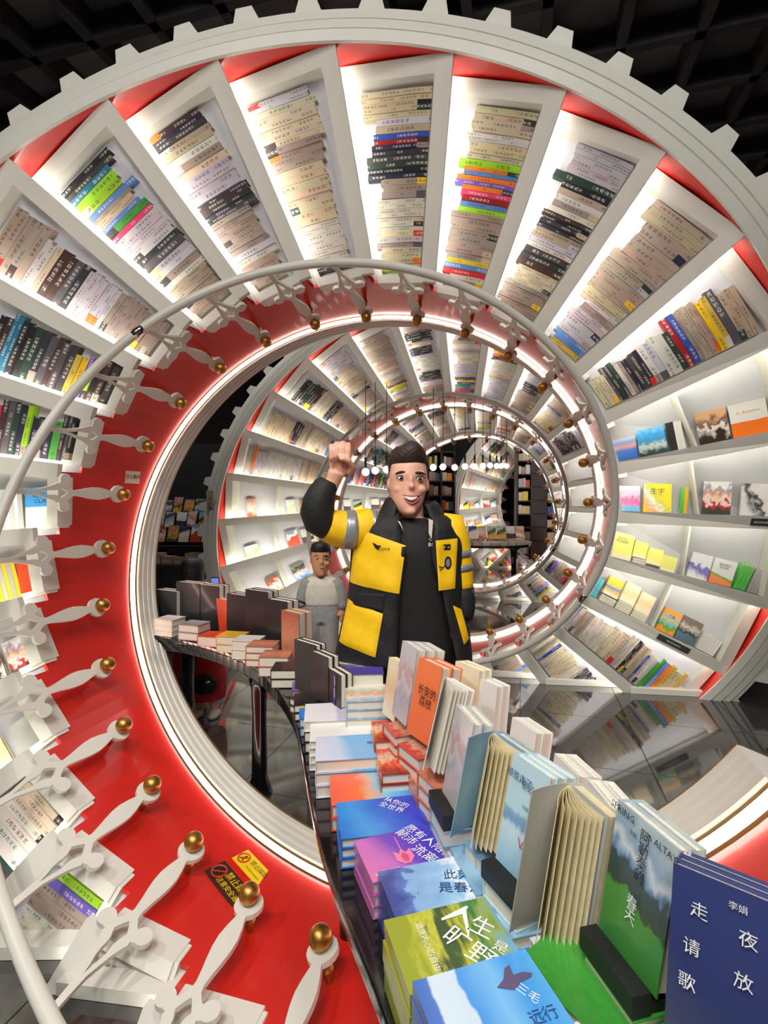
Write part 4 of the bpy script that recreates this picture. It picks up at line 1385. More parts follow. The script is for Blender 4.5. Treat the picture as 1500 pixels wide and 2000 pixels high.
# ------------------------------------------------------------------ people
def skin_mat():
    m, nt, b = mk('skin')
    n = nt.nodes.new('ShaderNodeTexNoise')
    n.inputs['Scale'].default_value = 14
    tc = nt.nodes.new('ShaderNodeTexCoord')
    nt.links.new(tc.outputs['Object'], n.inputs['Vector'])
    r = ramp(nt, [(0.3, srgb(220, 160, 134)), (0.7, srgb(236, 184, 160))])
    nt.links.new(n.outputs['Fac'], r.inputs['Fac'])
    nt.links.new(r.outputs['Color'], b.inputs['Base Color'])
    b.inputs['Roughness'].default_value = 0.5
    b.inputs['Subsurface Weight'].default_value = 0.08
    b.inputs['Subsurface Radius'].default_value = (0.02, 0.008, 0.004)
    return m
M_SKIN = skin_mat()
M_SKIN2 = plain('tan_skin', srgb(196, 138, 100), 0.5, var=0.08)
M_HAIR = plain('dark_brown_hair', srgb(46, 32, 26), 0.55, var=0.4, scale=90, bump=0.6)
M_HAIRB = plain('black_hair', srgb(20, 18, 20), 0.5, var=0.4, scale=90, bump=0.6)
M_YEL = plain('yellow_jacket_cloth', srgb(250, 200, 10), 0.62, var=0.05, scale=26, bump=0.25)
M_BLK = plain('black_jacket_cloth', srgb(24, 24, 26), 0.7, var=0.2, scale=40, bump=0.3)
M_TEE = plain('black_tee_cloth', srgb(16, 16, 18), 0.75, var=0.2, scale=40)
M_REFL = plain('reflective_grey', srgb(150, 150, 154), 0.35, 0.3, var=0.08)
M_EYE = plain('eye_white', srgb(236, 232, 226), 0.2)
M_IRIS = plain('dark_iris', srgb(52, 36, 26), 0.2)
M_TOOTH = plain('teeth', srgb(244, 240, 230), 0.3)
M_MOUTH = plain('mouth_dark', srgb(110, 36, 34), 0.5)
M_LIP = plain('lips', srgb(196, 104, 92), 0.45)
M_GREYC = plain('grey_cloth', srgb(142, 142, 140), 0.8, var=0.1, scale=30, bump=0.2)
M_BEIGE = plain('beige_cloth', srgb(206, 198, 184), 0.85, var=0.06, scale=30, bump=0.2)
M_REDC = plain('red_cloth', srgb(176, 24, 40), 0.7, var=0.1, scale=20, bump=0.2)
M_SHOE = plain('white_shoe', srgb(214, 206, 196), 0.6, var=0.1)

class Fig:
    """figure frame: photo pixels at a fixed camera depth; dz in pixels of that depth (towards the distance)"""
    def __init__(s, z): s.z = z; s.m = z / FPX
    def P(s, px, py, dz=0.0):
        return at(px, py, s.z) + ROW_F * (dz * s.m)
    def ring(s, cx, py, hw, f, b, dz=0, n=24, tilt=0.0):
        out = []
        for i in range(n):
            a = 2 * PI * i / n
            x = hw * math.sin(a)
            d = -f * math.cos(a) if math.cos(a) > 0 else -b * math.cos(a)
            out.append(s.P(cx + x, py + tilt * x, dz + d))
        return out
    def loft(s, rings, n=24):
        vs, fs = [], []
        for r in rings: vs += s.ring(*r, n=n)
        for i in range(len(rings) - 1):
            for k in range(n):
                a, b = i * n + k, i * n + (k + 1) % n
                fs.append((a, b, b + n, a + n))
        fs.append(tuple(range(n))[::-1])
        fs.append(tuple(range((len(rings) - 1) * n, len(rings) * n)))
        return vs, fs
    def limb(s, pts, n=12):
        return tube_geo([s.P(*p[:3]) for p in pts], [p[3] * s.m for p in pts], n)
    def blob(s, px, py, dz, rx, ry, rz, nu=14, nv=9):
        return ball_geo(s.P(px, py, dz), s.m, nu, nv, (rx, rz, ry), X=ROW_R, Y=ROW_F, Z=ROW_U)

def remeshed(name, geos, voxel, mat, parent, smooth_it=2):
    vs, fs = join(*geos)
    tmp = mesh('tmp', vs, fs)
    md = tmp.modifiers.new('r', 'REMESH')
    md.mode = 'VOXEL'
    md.voxel_size = voxel
    sm = tmp.modifiers.new('s', 'SMOOTH')
    sm.factor = 0.5
    sm.iterations = smooth_it
    bpy.context.view_layer.update()
    ev = tmp.evaluated_get(bpy.context.evaluated_depsgraph_get())
    me = bpy.data.meshes.new_from_object(ev)
    loc = tmp.location.copy()
    bpy.data.objects.remove(tmp)
    me.polygons.foreach_set('use_smooth', [True] * len(me.polygons))
    o = link(name, me, None, mat)
    o.location = loc
    setpar(o, parent)
    return o

HEADR = [(-61, 10, 12, 14), (-56, 22, 24, 30), (-46, 31, 33, 42), (-31, 36, 38, 48), (-15, 37.5, 40, 50), (-3, 36.5, 37.5, 48), (10, 36, 38.5, 44), (22, 34, 39, 36), (34, 31.5, 39.5, 26), (46, 27.5, 39.5, 16), (56, 20.5, 38, 6), (63, 12, 34, -2)]
def head_geo(F, cx, cy, k, tilt=0.0, turn=0.0):
    """k scales the man's-head pixel table; turn shifts features sideways"""
    g = [F.loft([(cx - r[0] * k * tilt, cy + r[0] * k, r[1] * k, r[2] * k, r[3] * k, 0) for r in HEADR])]
    t = turn * k
    g.append(F.blob(cx + t + 2 * k, cy + 8 * k, -40 * k, 6.0 * k, 5.5 * k, 7 * k))           # nose tip
    g.append(F.blob(cx + t * 0.9 + 1.5 * k, cy - 2 * k, -37 * k, 4 * k, 13 * k, 5.5 * k))   # bridge
    for sx in (-1, 1):
        g.append(F.blob(cx + t + sx * 20 * k, cy + 13 * k, -25 * k, 11 * k, 9 * k, 9.5 * k))   # cheeks
        g.append(F.blob(cx + t + sx * 17 * k, cy - 17 * k, -30.0 * k, 13 * k, 4 * k, 5 * k))    # brow
        g.append(F.blob(cx + sx * 38 * k, cy + 3 * k, 4 * k, 4 * k, 13 * k, 8 * k))            # ears
    g.append(F.blob(cx + t * 0.8, cy + 54 * k, -33 * k, 12 * k, 8 * k, 8 * k))
    return g
def face_parts(F, cx, cy, k, parent, tilt=0.0, turn=0.0, smile=True, iris=M_IRIS, hair=M_HAIR):
    t = turn * k
    for sx in (-1, 1):
        ex_, ey_ = cx + t + sx * 17.5 * k, cy - 7.5 * k + sx * tilt * 17 * k
        g = F.blob(ex_, ey_, -31.2 * k, 7.4 * k, 4.1 * k, 6.6 * k)
        eye = mesh('eye', *g, M_EYE, parent, True)
        g = F.blob(ex_ + t * 0.15, ey_ + 0.3 * k, -37.0 * k, 3.5 * k, 3.5 * k, 1.9 * k)
        mesh('iris', *g, iris, eye, True)
        pts = [F.P(ex_ + q * 11 * k, ey_ - (9.0 + 2.6 * (1 - q * q)) * k + sx * q * 0.8 * k, -(38.5 - 4.5 * abs(q + sx * 0.35)) * k) for q in (-1, -0.5, 0, 0.5, 1)]
        vs, fs = tube_geo(pts, [1.0 * k * F.m, 1.9 * k * F.m, 2.1 * k * F.m, 1.8 * k * F.m, 0.9 * k * F.m], 8)
        mesh('eyebrow', vs, fs, hair, parent, True)
        pts = [F.P(ex_ + q * 9 * k, ey_ - (4.6 * (1 - q * q)) * k, -(37.2 - 3.5 * abs(q + sx * 0.3)) * k) for q in (-1, -0.5, 0, 0.5, 1)]
        vs, fs = tube_geo(pts, 1.0 * k * F.m, 6)
        mesh('eyelid', vs, fs, hair, parent, True)
    mx_, my_ = cx + t + 1 * k, cy + 27 * k
    if smile:
        def arc(y0, sag, dep, hw, n=9):
            return [F.P(mx_ + q * hw * k, my_ + (y0 + sag * (1 - q * q)) * k + tilt * q * hw * k, (dep + 7.5 * q * q) * k) for q in [(-1 + 2 * i / (n - 1)) for i in range(n)]]
        up_, lo_ = arc(-3.0, 3.0, -41.6, 17.5), arc(-3.0, 14.5, -41.6, 17.5)
        mo = mesh('mouth', up_ + lo_, [(i, i + 1, 9 + i + 1, 9 + i) for i in range(8)], M_MOUTH, parent)
        u2, l2 = arc(-2.4, 3.0, -42.3, 15.8), arc(-2.4, 9.0, -42.3, 15.8)
        mesh('teeth', u2 + l2, [(i, i + 1, 9 + i + 1, 9 + i) for i in range(8)], M_TOOTH, mo)
        for nm, a in (('lip', arc(-3.8, 2.6, -41.2, 18.5)), ('lip', arc(-2.8, 16.0, -41.2, 18))):
            vs, fs = tube_geo(a, [0.6 * k * F.m] + [1.3 * k * F.m] * 7 + [0.6 * k * F.m], 8)
            mesh(nm, vs, fs, M_LIP, mo, True)
    else:
        a = [F.P(mx_ + q * 9 * k, my_ + (1.2 * (1 - q * q)) * k, (-40.5 + 3 * q * q) * k) for q in (-1, -0.5, 0, 0.5, 1)]
        vs, fs = tube_geo(a, [0.8 * k * F.m, 1.7 * k * F.m, 2 * k * F.m, 1.7 * k * F.m, 0.8 * k * F.m], 8)
        mesh('mouth', vs, fs, M_LIP, parent, True)
def hair_cap(F, cx, cy, k, parent, mat, quiff=1.0, line=-40, side=-2, seed=1):
    rng = random.Random(seed)
    n = 40
    lev = [(-68 - 3 * quiff, 13, 16, 12), (-65 - 3 * quiff, 26, 30, 30), (-59 - 2 * quiff, 33.5, 39, 40), (-51, 36.5, 42.5, 47), (-44, 38.5, 41.5, 50), (-36, 39, 42, 51.5), (-28, 39.2, 42, 52), (-18, 39.2, 42, 52.5), (-8, 38.6, 42, 52), (2, 37.6, 42, 50), (14, 36, 40, 46), (24, 34, 38, 38)]
    vs, fs = [], []
    for (dy, hw, f, b) in lev:
        for i in range(n):
            a = 2 * PI * i / n
            fr = math.cos(a)
            j = 1 + rng.uniform(-0.02, 0.02)
            lim = line if fr > 0.35 else (line + (side - line) * min(1, (0.35 - fr) / 0.5) if fr > -0.15 else side + 24)
            hwx, ff, bb = hw * j, f * j, b * j
            if dy > lim: hwx, ff, bb = hw * 0.86, f * 0.84, b * 0.86
            lift = (-5 * quiff * max(0, fr) - 3 * quiff * math.sin(a * 3 + 1) * max(0, fr)) * (1 if dy < -50 else 0)
            if -50 < dy < -40 and fr > 0.3: lift = -2 * quiff * math.sin(a * 5)
            x = hwx * math.sin(a)
            d = -ff * fr if fr > 0 else -bb * fr
            vs.append(F.P(cx + (x + 2.5 * quiff * max(0, fr) * (dy < -50)) * k, cy + (dy + lift) * k, d * k))
    for r in range(len(lev) - 1):
        for i in range(n):
            a, b = r * n + i, r * n + (i + 1) % n
            fs.append((a, b, b + n, a + n))
    fs.append(tuple(range(n))[::-1])
    return mesh('hair', vs, fs, mat, parent, True)

# ---- the man
F = Fig(2.12)
man = empty('person', at(800, 1000, 2.12) * 1.0)
man.location.z = 0
tag(man, 'smiling man in yellow and black work jacket raising his fist behind the table', 'person')
HX, HY = 797, 944
floor_py = 978 + 1690 / 2.12 + 4
geos = head_geo(F, HX, HY, 1.0, 0.02, 3)
geos.append(F.limb([(800, 975, 12, 27), (802, 1005, 14, 26), (803, 1030, 16, 30)], 16))
geos.append(F.loft([(800, 1012, 40, 24, 26, 16), (800, 1026, 84, 34, 34, 14), (800, 1060, 92, 46, 44, 12), (798, 1120, 88, 46, 44, 10), (797, 1180, 84, 44, 42, 10), (796, 1240, 84, 42, 44, 10), (796, 1290, 86, 44, 46, 12), (796, 1320, 80, 42, 44, 12)]))
for sx in (-1, 1):
    geos.append(F.limb([(800 + sx * 40, 1300, 24, 42), (812 + sx * 44, 1420, 60, 36), (816 + sx * 46, 1540, 70, 27), (816 + sx * 47, 1620, 76, 27), (816 + sx * 48, 1740, 80, 18), (816 + sx * 50, 1760, 78, 18)]))
    geos.append(F.blob(816 + sx * 54, floor_py - 12, 62, 20, 14, 50))
# right arm raised, elbow bent
geos.append(F.limb([(728, 1032, 10, 30), (690, 1036, 2, 26), (645, 1026, -16, 22), (628, 1012, -28, 21), (632, 985, -35, 20), (648, 955, -36, 15), (655, 940, -36, 14.5), (661, 925, -36, 17)]))
geos.append(F.limb([(872, 1030, 12, 28), (890, 1080, 14, 23), (902, 1135, 14, 20), (906, 1185, 4, 16), (902, 1205, -2, 14)]))
geos.append(F.blob(900, 1222, -6, 15, 22, 12))
for q in range(4):
    geos.append(F.limb([(892 + q * 5, 1230, -8, 5), (891 + q * 5, 1246, -12, 4.6), (892 + q * 5, 1256, -8, 4)], 8))
geos.append(F.limb([(888, 1216, -10, 5), (880, 1230, -16, 4.6), (882, 1242, -16, 4)], 8))
# fist
geos.append(F.blob(667, 908, -32, 21, 26, 13))
for q, x in enumerate((684, 673, 662, 651.5)):
    o = (0, -3, -2, 3)[q]
    geos.append(F.limb([(x - 1, 893 + o, -30, 5.4), (x, 880 + o, -38, 5.6), (x, 874 + o, -47, 5.2), (x + 1, 884 + o, -55, 5.0), (x + 1, 897 + o, -56, 4.8), (x + 1, 905 + o, -50, 4.2)], 10))
geos.append(F.limb([(684, 928, -34, 7), (691, 915, -45, 6.4), (685, 905, -57, 5.6), (674, 902, -62, 5.0), (668, 903, -61, 4.2)], 10))
body = remeshed('body', geos, 0.0052, M_SKIN, man, 3)
face_parts(F, HX, HY, 1.0, man, 0.03, 3)
hair_cap(F, HX, HY, 1.0, man, M_HAIR, quiff=1.3)
# tee and trousers
vs, fs = F.loft([(801, 1012, 34, 27, 26, 14), (801, 1022, 60, 36, 34, 14), (800, 1034, 88, 46, 42, 12), (800, 1080, 98, 53, 50, 12), (798, 1140, 98, 52, 50, 12), (797, 1200, 98, 52, 50, 12), (796, 1260, 98, 52, 52, 12), (796, 1300, 98, 52, 52, 12)], 32)
tee = mesh('t_shirt', vs, fs, M_TEE, man, True)
tr = [F.loft([(796, 1270, 96, 50, 52, 12), (796, 1310, 98, 52, 54, 12), (796, 1350, 92, 50, 52, 12)], 28)]
for sx in (-1, 1):
    tr.append(F.limb([(800 + sx * 42, 1310, 22, 50), (812 + sx * 46, 1420, 60, 44), (816 + sx * 47, 1560, 72, 36), (816 + sx * 48, 1700, 78, 31), (816 + sx * 50, floor_py - 24, 78, 30)], 18))
remeshed('trousers', tr, 0.012, M_TEE, man, 2)
for sx in (-1, 1):
    mesh('shoe', *F.blob(816 + sx * 54, floor_py - 13, 60, 24, 13, 56), M_BLK, man, True)
# jacket shell, open at the front
JR = [(1000, 800, 52, 34), (1006, 800, 74, 42), (1014, 799, 94, 50), (1028, 798, 108, 58), (1050, 798, 112, 62), (1085, 797, 113, 64), (1120, 796, 114, 65), (1150, 795, 115, 65), (1180, 794, 118, 66), (1215, 792, 125, 68), (1250, 790, 131, 70), (1278, 789, 135, 70), (1292, 788, 136, 70)]
def jinterp(py):
    for a, b in zip(JR, JR[1:]):
        if py <= b[0]:
            t = max(0, (py - a[0]) / (b[0] - a[0]))
            return tuple(a[i] + (b[i] - a[i]) * t for i in range(4))
    return JR[-1]
def jfront(px, py, off=0.0):
    _, cx, hw, hd = jinterp(py)
    q = max(-0.985, min(0.985, (px - cx) / hw))
    # soft folds
    fold = 1.6 * math.sin(px * 0.11 + py * 0.035) + 1.2 * math.sin(px * 0.05 - py * 0.09)
    return F.P(px, py, 10 - hd * math.sqrt(1 - q * q) - off + fold * 1.1)
def jopen(py):
    t = (py - 1000) / 292
    lx = 779 + 4 * math.sin(PI * min(1, t * 1.2)) - 6 * t
    rx = 846 - 6 * math.sin(PI * min(1, t * 2)) + 44 * max(0, t - 0.3) / 0.7
    return lx, rx
def jacket_geo():
    vs, fs = [], []
    n = 48
    ys = [1000 + 292 * i / 40 for i in range(41)]
    for py in ys:
        _, cx, hw, hd = jinterp(py)
        lx, rx = jopen(py)
        al = math.asin(max(-0.98, min(0.98, (lx - cx) / hw)))
        ar = math.asin(max(-0.98, min(0.98, (rx - cx) / hw)))
        for i in range(n + 1):
            a = ar + (2 * PI + al - ar) * i / n
            x, c = hw * math.sin(a), math.cos(a)
            px = cx + x
            hem = 0
            fold = 1.6 * math.sin(px * 0.11 + py * 0.035) + 1.2 * math.sin(px * 0.05 - py * 0.09)
            vs.append(F.P(px, py + (6 * math.sin(a * 2) if py > 1285 else 0), 10 - hd * c + fold * 1.1))
    m = n + 1
    for r in range(len(ys) - 1):
        for i in range(n):
            a = r * m + i
            fs.append((a, a + m, a + m + 1, a + 1))
    return vs, fs
jk = mesh('jacket', *jacket_geo(), M_BLK, man, True)
sd = jk.modifiers.new('solid', 'SOLIDIFY')
sd.thickness = 0.006
sd.offset = -1
def jpatch(name, poly4, mat, off=3.0, nu=12, nv=12, parent=jk, th=0.0):
    """cloth patch from four photo corners (tl,tr,br,bl) laid on the jacket front"""
    tl, tr_, br, bl = [V((*p, 0)) for p in poly4]
    vs, fs = [], []
    for j in range(nv + 1):
        for i in range(nu + 1):
            a = tl.lerp(tr_, i / nu)
            b = bl.lerp(br, i / nu)
            p = a.lerp(b, j / nv)
            edge = min(i, nu - i, j, nv - j)
            vs.append(jfront(p.x, p.y, off * (1.0 if edge else 0.35)))
    for j in range(nv):
        for i in range(nu):
            a = j * (nu + 1) + i
            fs.append((a, a + nu + 1, a + nu + 2, a + 1))
    return mesh(name, vs, fs, mat, parent, True)
jpatch('chest_panel', ((696, 1030), (790, 1062), (778, 1151), (683, 1136)), M_YEL, 3.2)
jpatch('chest_panel', ((846, 1053), (890, 1050), (884, 1144), (852, 1147)), M_YEL, 3.2)
pk = jpatch('pocket', ((680, 1168), (748, 1188), (734, 1268), (663, 1250)), M_YEL, 4.5)
jpatch('pocket_flap', ((690, 1152), (752, 1152), (748, 1184), (690, 1176)), M_TEE, 5.5)
jpatch('pocket', ((880, 1176), (898, 1186), (914, 1244), (902, 1252)), M_YEL, 4.5)
jpatch('zip_strip', ((782, 1064), (790, 1064), (788, 1083), (780, 1083)), M_TEE, 4.2, 4, 4)
lp = jpatch('name_patch', ((857, 1058), (879, 1058), (877, 1074), (859, 1074)), M_TEE, 4.4, 4, 4)
jpatch('patch_print', ((861, 1062), (865, 1062), (865, 1070), (861, 1070)), M_YEL, 5.2, 3, 3, lp)
jpatch('patch_print', ((867, 1063), (876, 1063), (875, 1070), (867, 1070)), M_REFL, 5.2, 3, 3, lp)
# running figure mark and small lettering on the chest, round badge
def jmark(pts, mat, off=4.6, nm='printed_mark'):
    vs = [jfront(x, y, off) for x, y in pts]
    return mesh(nm, vs, [tuple(range(len(vs)))], mat, jk)
jmark([(728, 1057), (734, 1059), (738, 1062), (745, 1062), (741, 1066), (738, 1070), (733, 1066), (731, 1062)], M_TEE)
lettering(jk, '美团专送', jfront(750, 1069, 5.2), ROW_R, ROW_U, 0.012, M_TEE)
vs = [jfront(870 + 7 * math.cos(a * PI / 10), 1095 + 12 * math.sin(a * PI / 10), 4.6) for a in range(20)]
mesh('round_badge', vs, [tuple(range(20))], M_BLK, jk)
vs = [jfront(870 + 4 * math.cos(a * PI / 10), 1095 + 8 * math.sin(a * PI / 10), 5.2) for a in range(20)]
mesh('badge_print', vs, [tuple(range(20))], M_REFL, jk)
mesh('badge_ribbon', *tube_geo([jfront(866, 1098, 5), jfront(860, 1103, 5), jfront(854, 1108, 5), jfront(852, 1100, 5), jfront(858, 1103, 5)], 0.002, 6), M_BLK, jk)
lettering(tee, 'CI\nBL', F.P(838, 1056, -44), ROW_R, ROW_U, 0.022, M_INKW)
# shoulder yoke reflective tape
def sleeve(nm, pts, mat, parent, n=18):
    vs, fs = F.limb(pts, n)
    o = mesh(nm, vs, fs, mat, parent, True)
    return o
sleeve('sleeve', [(742, 1028, 6, 26), (722, 1029, 4, 37), (700, 1034, 0, 38), (676, 1034, -6, 37), (655, 1030, -12, 35), (640, 1024, -20, 31), (630, 1020, -24, 22)], M_YEL, jk)
sleeve('reflective_band', [(692, 1034.5, -2, 39.0), (685, 1034.5, -4, 38.6), (677, 1034, -6, 38.0), (670, 1033, -8, 37.4)], M_REFL, jk)
sleeve('reflective_band', [(734, 1031, 6, 34), (724, 1031, 4, 37.8)], M_REFL, jk)
sleeve('cuff_sleeve', [(654, 1026, -20, 20), (640, 1024, -24, 29), (628, 1016, -29, 32), (624, 1000, -34, 32.5), (627, 982, -37, 31), (634, 964, -38, 27), (641, 952, -38, 23), (646, 946, -37, 20), (648, 942, -37, 17)], M_BLK, jk)
sleeve('sleeve', [(858, 1024, 8, 24), (874, 1028, 10, 36), (886, 1060, 12, 34), (893, 1100, 12, 31), (898, 1140, 12, 29), (900, 1156, 12, 27)], M_YEL, jk)
for (y0, x0, r) in ((1076, 889.5, 33.6), (1103, 893.5, 31.6)):
    sleeve('reflective_band', [(x0, y0, 12, r), (x0 + 1.5, y0 + 14, 12, r - 0.8)], M_REFL, jk)
sleeve('cuff_sleeve', [(899, 1150, 12, 28), (903, 1172, 10, 28), (905, 1192, 4, 24), (903, 1208, -2, 20)], M_BLK, jk)
# collar
def collar_geo():
    vs, fs = [], []
    lev = [(972, 40, 34, 44), (978, 46, 36, 46), (992, 52, 40, 46), (1008, 62, 46, 46), (1022, 74, 52, 50)]
    n = 30
    for (py, hw, f, b) in lev:
        a0, a1 = math.radians(33), math.radians(360 - 30)
        for i in range(n + 1):
            a = a0 + (a1 - a0) * i / n
            x = hw * math.sin(a) * (1.25 if math.sin(a) > 0 else 1.0)
            c = math.cos(a)
            rise = 6 * max(0, c)
            vs.append(F.P(800 + x, py + rise + (8 if math.sin(a) > 0.3 else 0), 10 - (f if c > 0 else b) * c))
    m = n + 1
    for r in range(len(lev) - 1):
        for i in range(n):
            a = r * m + i
            fs.append((a, a + 1, a + m + 1, a + m))
    return vs, fs
cl = mesh('collar', *collar_geo(), M_BLK, man, True)
sd = cl.modifiers.new('solid', 'SOLIDIFY')
sd.thickness = 0.012
sd.offset = 0
# lapel fold on the right side showing pale lining
mesh('lining', [F.P(775, 1016, -50), F.P(781, 1026, -54), F.P(786, 1034, -53), F.P(780, 1018, -49)], [(0, 1, 2, 3)], M_BEIGE, man)
mesh('lining', [F.P(833, 1012, -48), F.P(841, 1016, -52), F.P(838, 1050, -54), F.P(833, 1040, -50)], [(0, 1, 2, 3)], M_BEIGE, man)
mesh('ring', *tube_geo([F.P(662 + 6.2 * math.cos(a * PI / 6), 878.5, -49 + 6.2 * math.sin(a * PI / 6)) for a in range(13)], 0.0022, 6, False), M_CHROME, man, True)

# ---- the boy
F = Fig(3.1)
boy = empty('person', at(628, 1000, 3.1))
boy.location.z = 0
tag(boy, 'young boy in beige sweatshirt and grey trousers behind the table', 'person')
k = 0.5
fy = 978 + 1690 / 3.1 + 4
geos = head_geo(F, 626, 1093, k, 0.0, 8)
geos += [F.limb([(627, 1112, 5, 11), (628, 1132, 6, 12)], 12),
         F.loft([(628, 1126, 14, 9, 9, 5), (628, 1133, 32, 14, 13, 5), (628, 1150, 36, 17, 16, 4), (628, 1175, 34, 17, 16, 4), (628, 1200, 33, 16, 17, 4)]),
         F.limb([(600, 1138, 4, 11), (593, 1160, 4, 9), (588, 1180, -2, 7), (590, 1192, -6, 6), (592, 1200, -8, 7)]),
         F.limb([(656, 1138, 4, 11), (664, 1162, 4, 9), (668, 1182, 0, 7), (668, 1192, -2, 6)]),
         F.blob(668, 1198, -3, 6, 8, 5)]
for q in range(4):
    geos.append(F.limb([(664 + q * 2.6, 1202, -4, 1.9), (664 + q * 2.6, 1210, -6, 1.7), (665 + q * 2.4, 1214, -4, 1.4)], 6))
geos.append(F.limb([(663, 1196, -6, 2.2), (660, 1203, -9, 1.8)], 6))
for sx in (-1, 1):
    geos.append(F.limb([(628 + sx * 15, 1195, 4, 15), (628 + sx * 17, 1290, 4, 11), (628 + sx * 17, 1400, 6, 10), (628 + sx * 18, fy - 16, 6, 7)]))
    geos.append(F.blob(628 + sx * 20, fy - 6, -4, 8, 6, 20))
remeshed('body', geos, 0.007, M_SKIN2, boy, 2)
face_parts(F, 626, 1093, k, boy, 0.0, 8, smile=False, hair=M_HAIRB)
hair_cap(F, 626, 1093, k, boy, M_HAIRB, quiff=0.6, line=-34, side=-10, seed=4)
remeshed('sweatshirt', [F.loft([(628, 1126, 18, 11, 11, 5), (628, 1131, 33, 16, 15, 5), (628, 1140, 38, 19, 18, 4), (628, 1160, 40, 21, 20, 4), (628, 1176, 38, 20, 20, 4), (628, 1182, 36, 19, 19, 4)])], 0.008, M_BEIGE, boy, 2)
for pts in ([(606, 1134, 4, 13), (598, 1145, 4, 14), (592, 1162, 2, 12.5), (587, 1180, -3, 10), (589, 1186, -5, 8)], [(650, 1134, 4, 13), (659, 1145, 4, 14), (665, 1164, 3, 12), (669, 1182, 0, 10), (669, 1190, -2, 7.5)]):
    sl = mesh('sleeve', *F.limb(pts, 14), M_GREYC, boy, True)
mesh('sleeve_stripe', *F.limb([(588.5, 1174, -2, 11.6), (587.5, 1177, -3, 11.2)], 14), M_BLK, boy, True)
tr = [F.loft([(628, 1176, 35, 18, 18, 4), (628, 1196, 36, 19, 20, 4), (628, 1215, 33, 18, 18, 4)])]
for sx in (-1, 1):
    tr.append(F.limb([(628 + sx * 16, 1198, 4, 18), (628 + sx * 18, 1290, 4, 15), (628 + sx * 18, 1400, 6, 13), (628 + sx * 18, fy - 16, 5, 11)], 14))
remeshed('trousers', tr, 0.01, M_GREYC, boy, 2)
for sx in (-1, 1):
    mesh('shoe', *F.blob(628 + sx * 20, fy - 7, -6, 10, 7, 24), M_SHOE, boy, True)

# ---- person in red bending behind the far end of the table, holding up a phone
F = Fig(4.05)
girl = empty('person', at(385, 1000, 4.05))
girl.location.z = 0
tag(girl, 'person in red with black hair crouching behind the table, holding a phone', 'person')
fy = 978 + 1690 / 4.05 + 3
geos = head_geo(F, 376, 1126, 0.42, 0.0, -4)
geos += [F.limb([(376, 1142, 4, 10), (378, 1160, 6, 11)], 12), F.loft([(380, 1152, 12, 9, 9, 6), (382, 1162, 34, 15, 14, 6), (384, 1200, 34, 17, 16, 6), (384, 1260, 32, 17, 18, 6), (384, 1300, 36, 18, 22, 6)]),
         F.limb([(412, 1170, 4, 9), (432, 1195, -8, 7.5), (436, 1170, -22, 6), (434, 1152, -26, 5)]), F.blob(433, 1147, -27, 5.5, 7, 4.5),
         F.limb([(352, 1170, 4, 9), (346, 1210, 0, 7.5), (360, 1240, -14, 6), (372, 1250, -18, 5)]), F.blob(376, 1252, -19, 7, 5, 5)]
for q in range(4):
    geos.append(F.limb([(430 + q * 2.4, 1145, -30, 1.8), (429.5 + q * 2.6, 1138, -33, 1.6), (430 + q * 2.6, 1134, -31, 1.4)], 6))
geos.append(F.limb([(428, 1150, -30, 2.2), (426, 1143, -33, 1.8)], 6))
for sx in (-1, 1):
    geos.append(F.limb([(386 + sx * 14, 1300, 6, 17), (398 + sx * 16, 1340, -16, 12), (404 + sx * 14, 1375, 2, 9), (406 + sx * 14, fy - 10, 4, 6.5)]))
    geos.append(F.blob(404 + sx * 16, fy - 6, -6, 8, 6, 18))
remeshed('body', geos, 0.009, M_SKIN, girl, 2)
face_parts(F, 376, 1126, 0.42, girl, 0, -4, smile=False, hair=M_HAIRB)
hair_cap(F, 376, 1128, 0.56, girl, M_HAIRB, quiff=0.3, line=60, side=60, seed=9)
rd = [F.loft([(380, 1152, 18, 12, 12, 6), (382, 1162, 37, 18, 17, 6), (384, 1210, 40, 22, 22, 6), (384, 1270, 46, 26, 28, 6), (386, 1320, 56, 34, 34, 4), (388, 1362, 52, 36, 34, 2)]),
      F.limb([(412, 1168, 4, 13), (428, 1192, -6, 11.5), (436, 1182, -18, 9)]), F.limb([(352, 1168, 4, 13), (346, 1208, 0, 11), (356, 1234, -10, 9)])]
remeshed('red_coat', rd, 0.012, M_REDC, girl, 2)
for sx in (-1, 1):
    mesh('shoe', *F.blob(404 + sx * 17, fy - 7, -8, 11, 8, 22), M_SHOE, girl, True)
ph = empty('phone', F.P(432, 1140, -37))
tag(ph, 'dark phone with lit blue screen in the crouching person hand', 'phone')
box('phone_body', F.P(432, 1139, -35.5), 0.062, 0.009, 0.13, M_BLK, ph, ROW_R, ROW_F, ROW_U)
box('screen', F.P(432, 1139, -36.8), 0.055, 0.003, 0.115, plain('phone_screen', srgb(70, 80, 150), 0.2, emit=srgb(130, 150, 240), es=0.9), ph, ROW_R, ROW_F, ROW_U)
bg = empty('handbag', F.P(412, 1322, -44))
tag(bg, 'black shoulder bag hanging in front of the red coat', 'bag')
mesh('bag_body', *F.blob(414, 1322, -44, 26, 20, 10), M_BLK, bg, True)
mesh('bag_strap', *tube_geo([F.P(392, 1312, -44), F.P(398, 1270, -36), F.P(412, 1225, -24), F.P(420, 1180, -12)], 0.008, 6), M_BLK, bg, True)
mesh('bag_clasp', *F.blob(424, 1316, -53.5, 5, 4, 1.5), M_CHROME, bg, True)
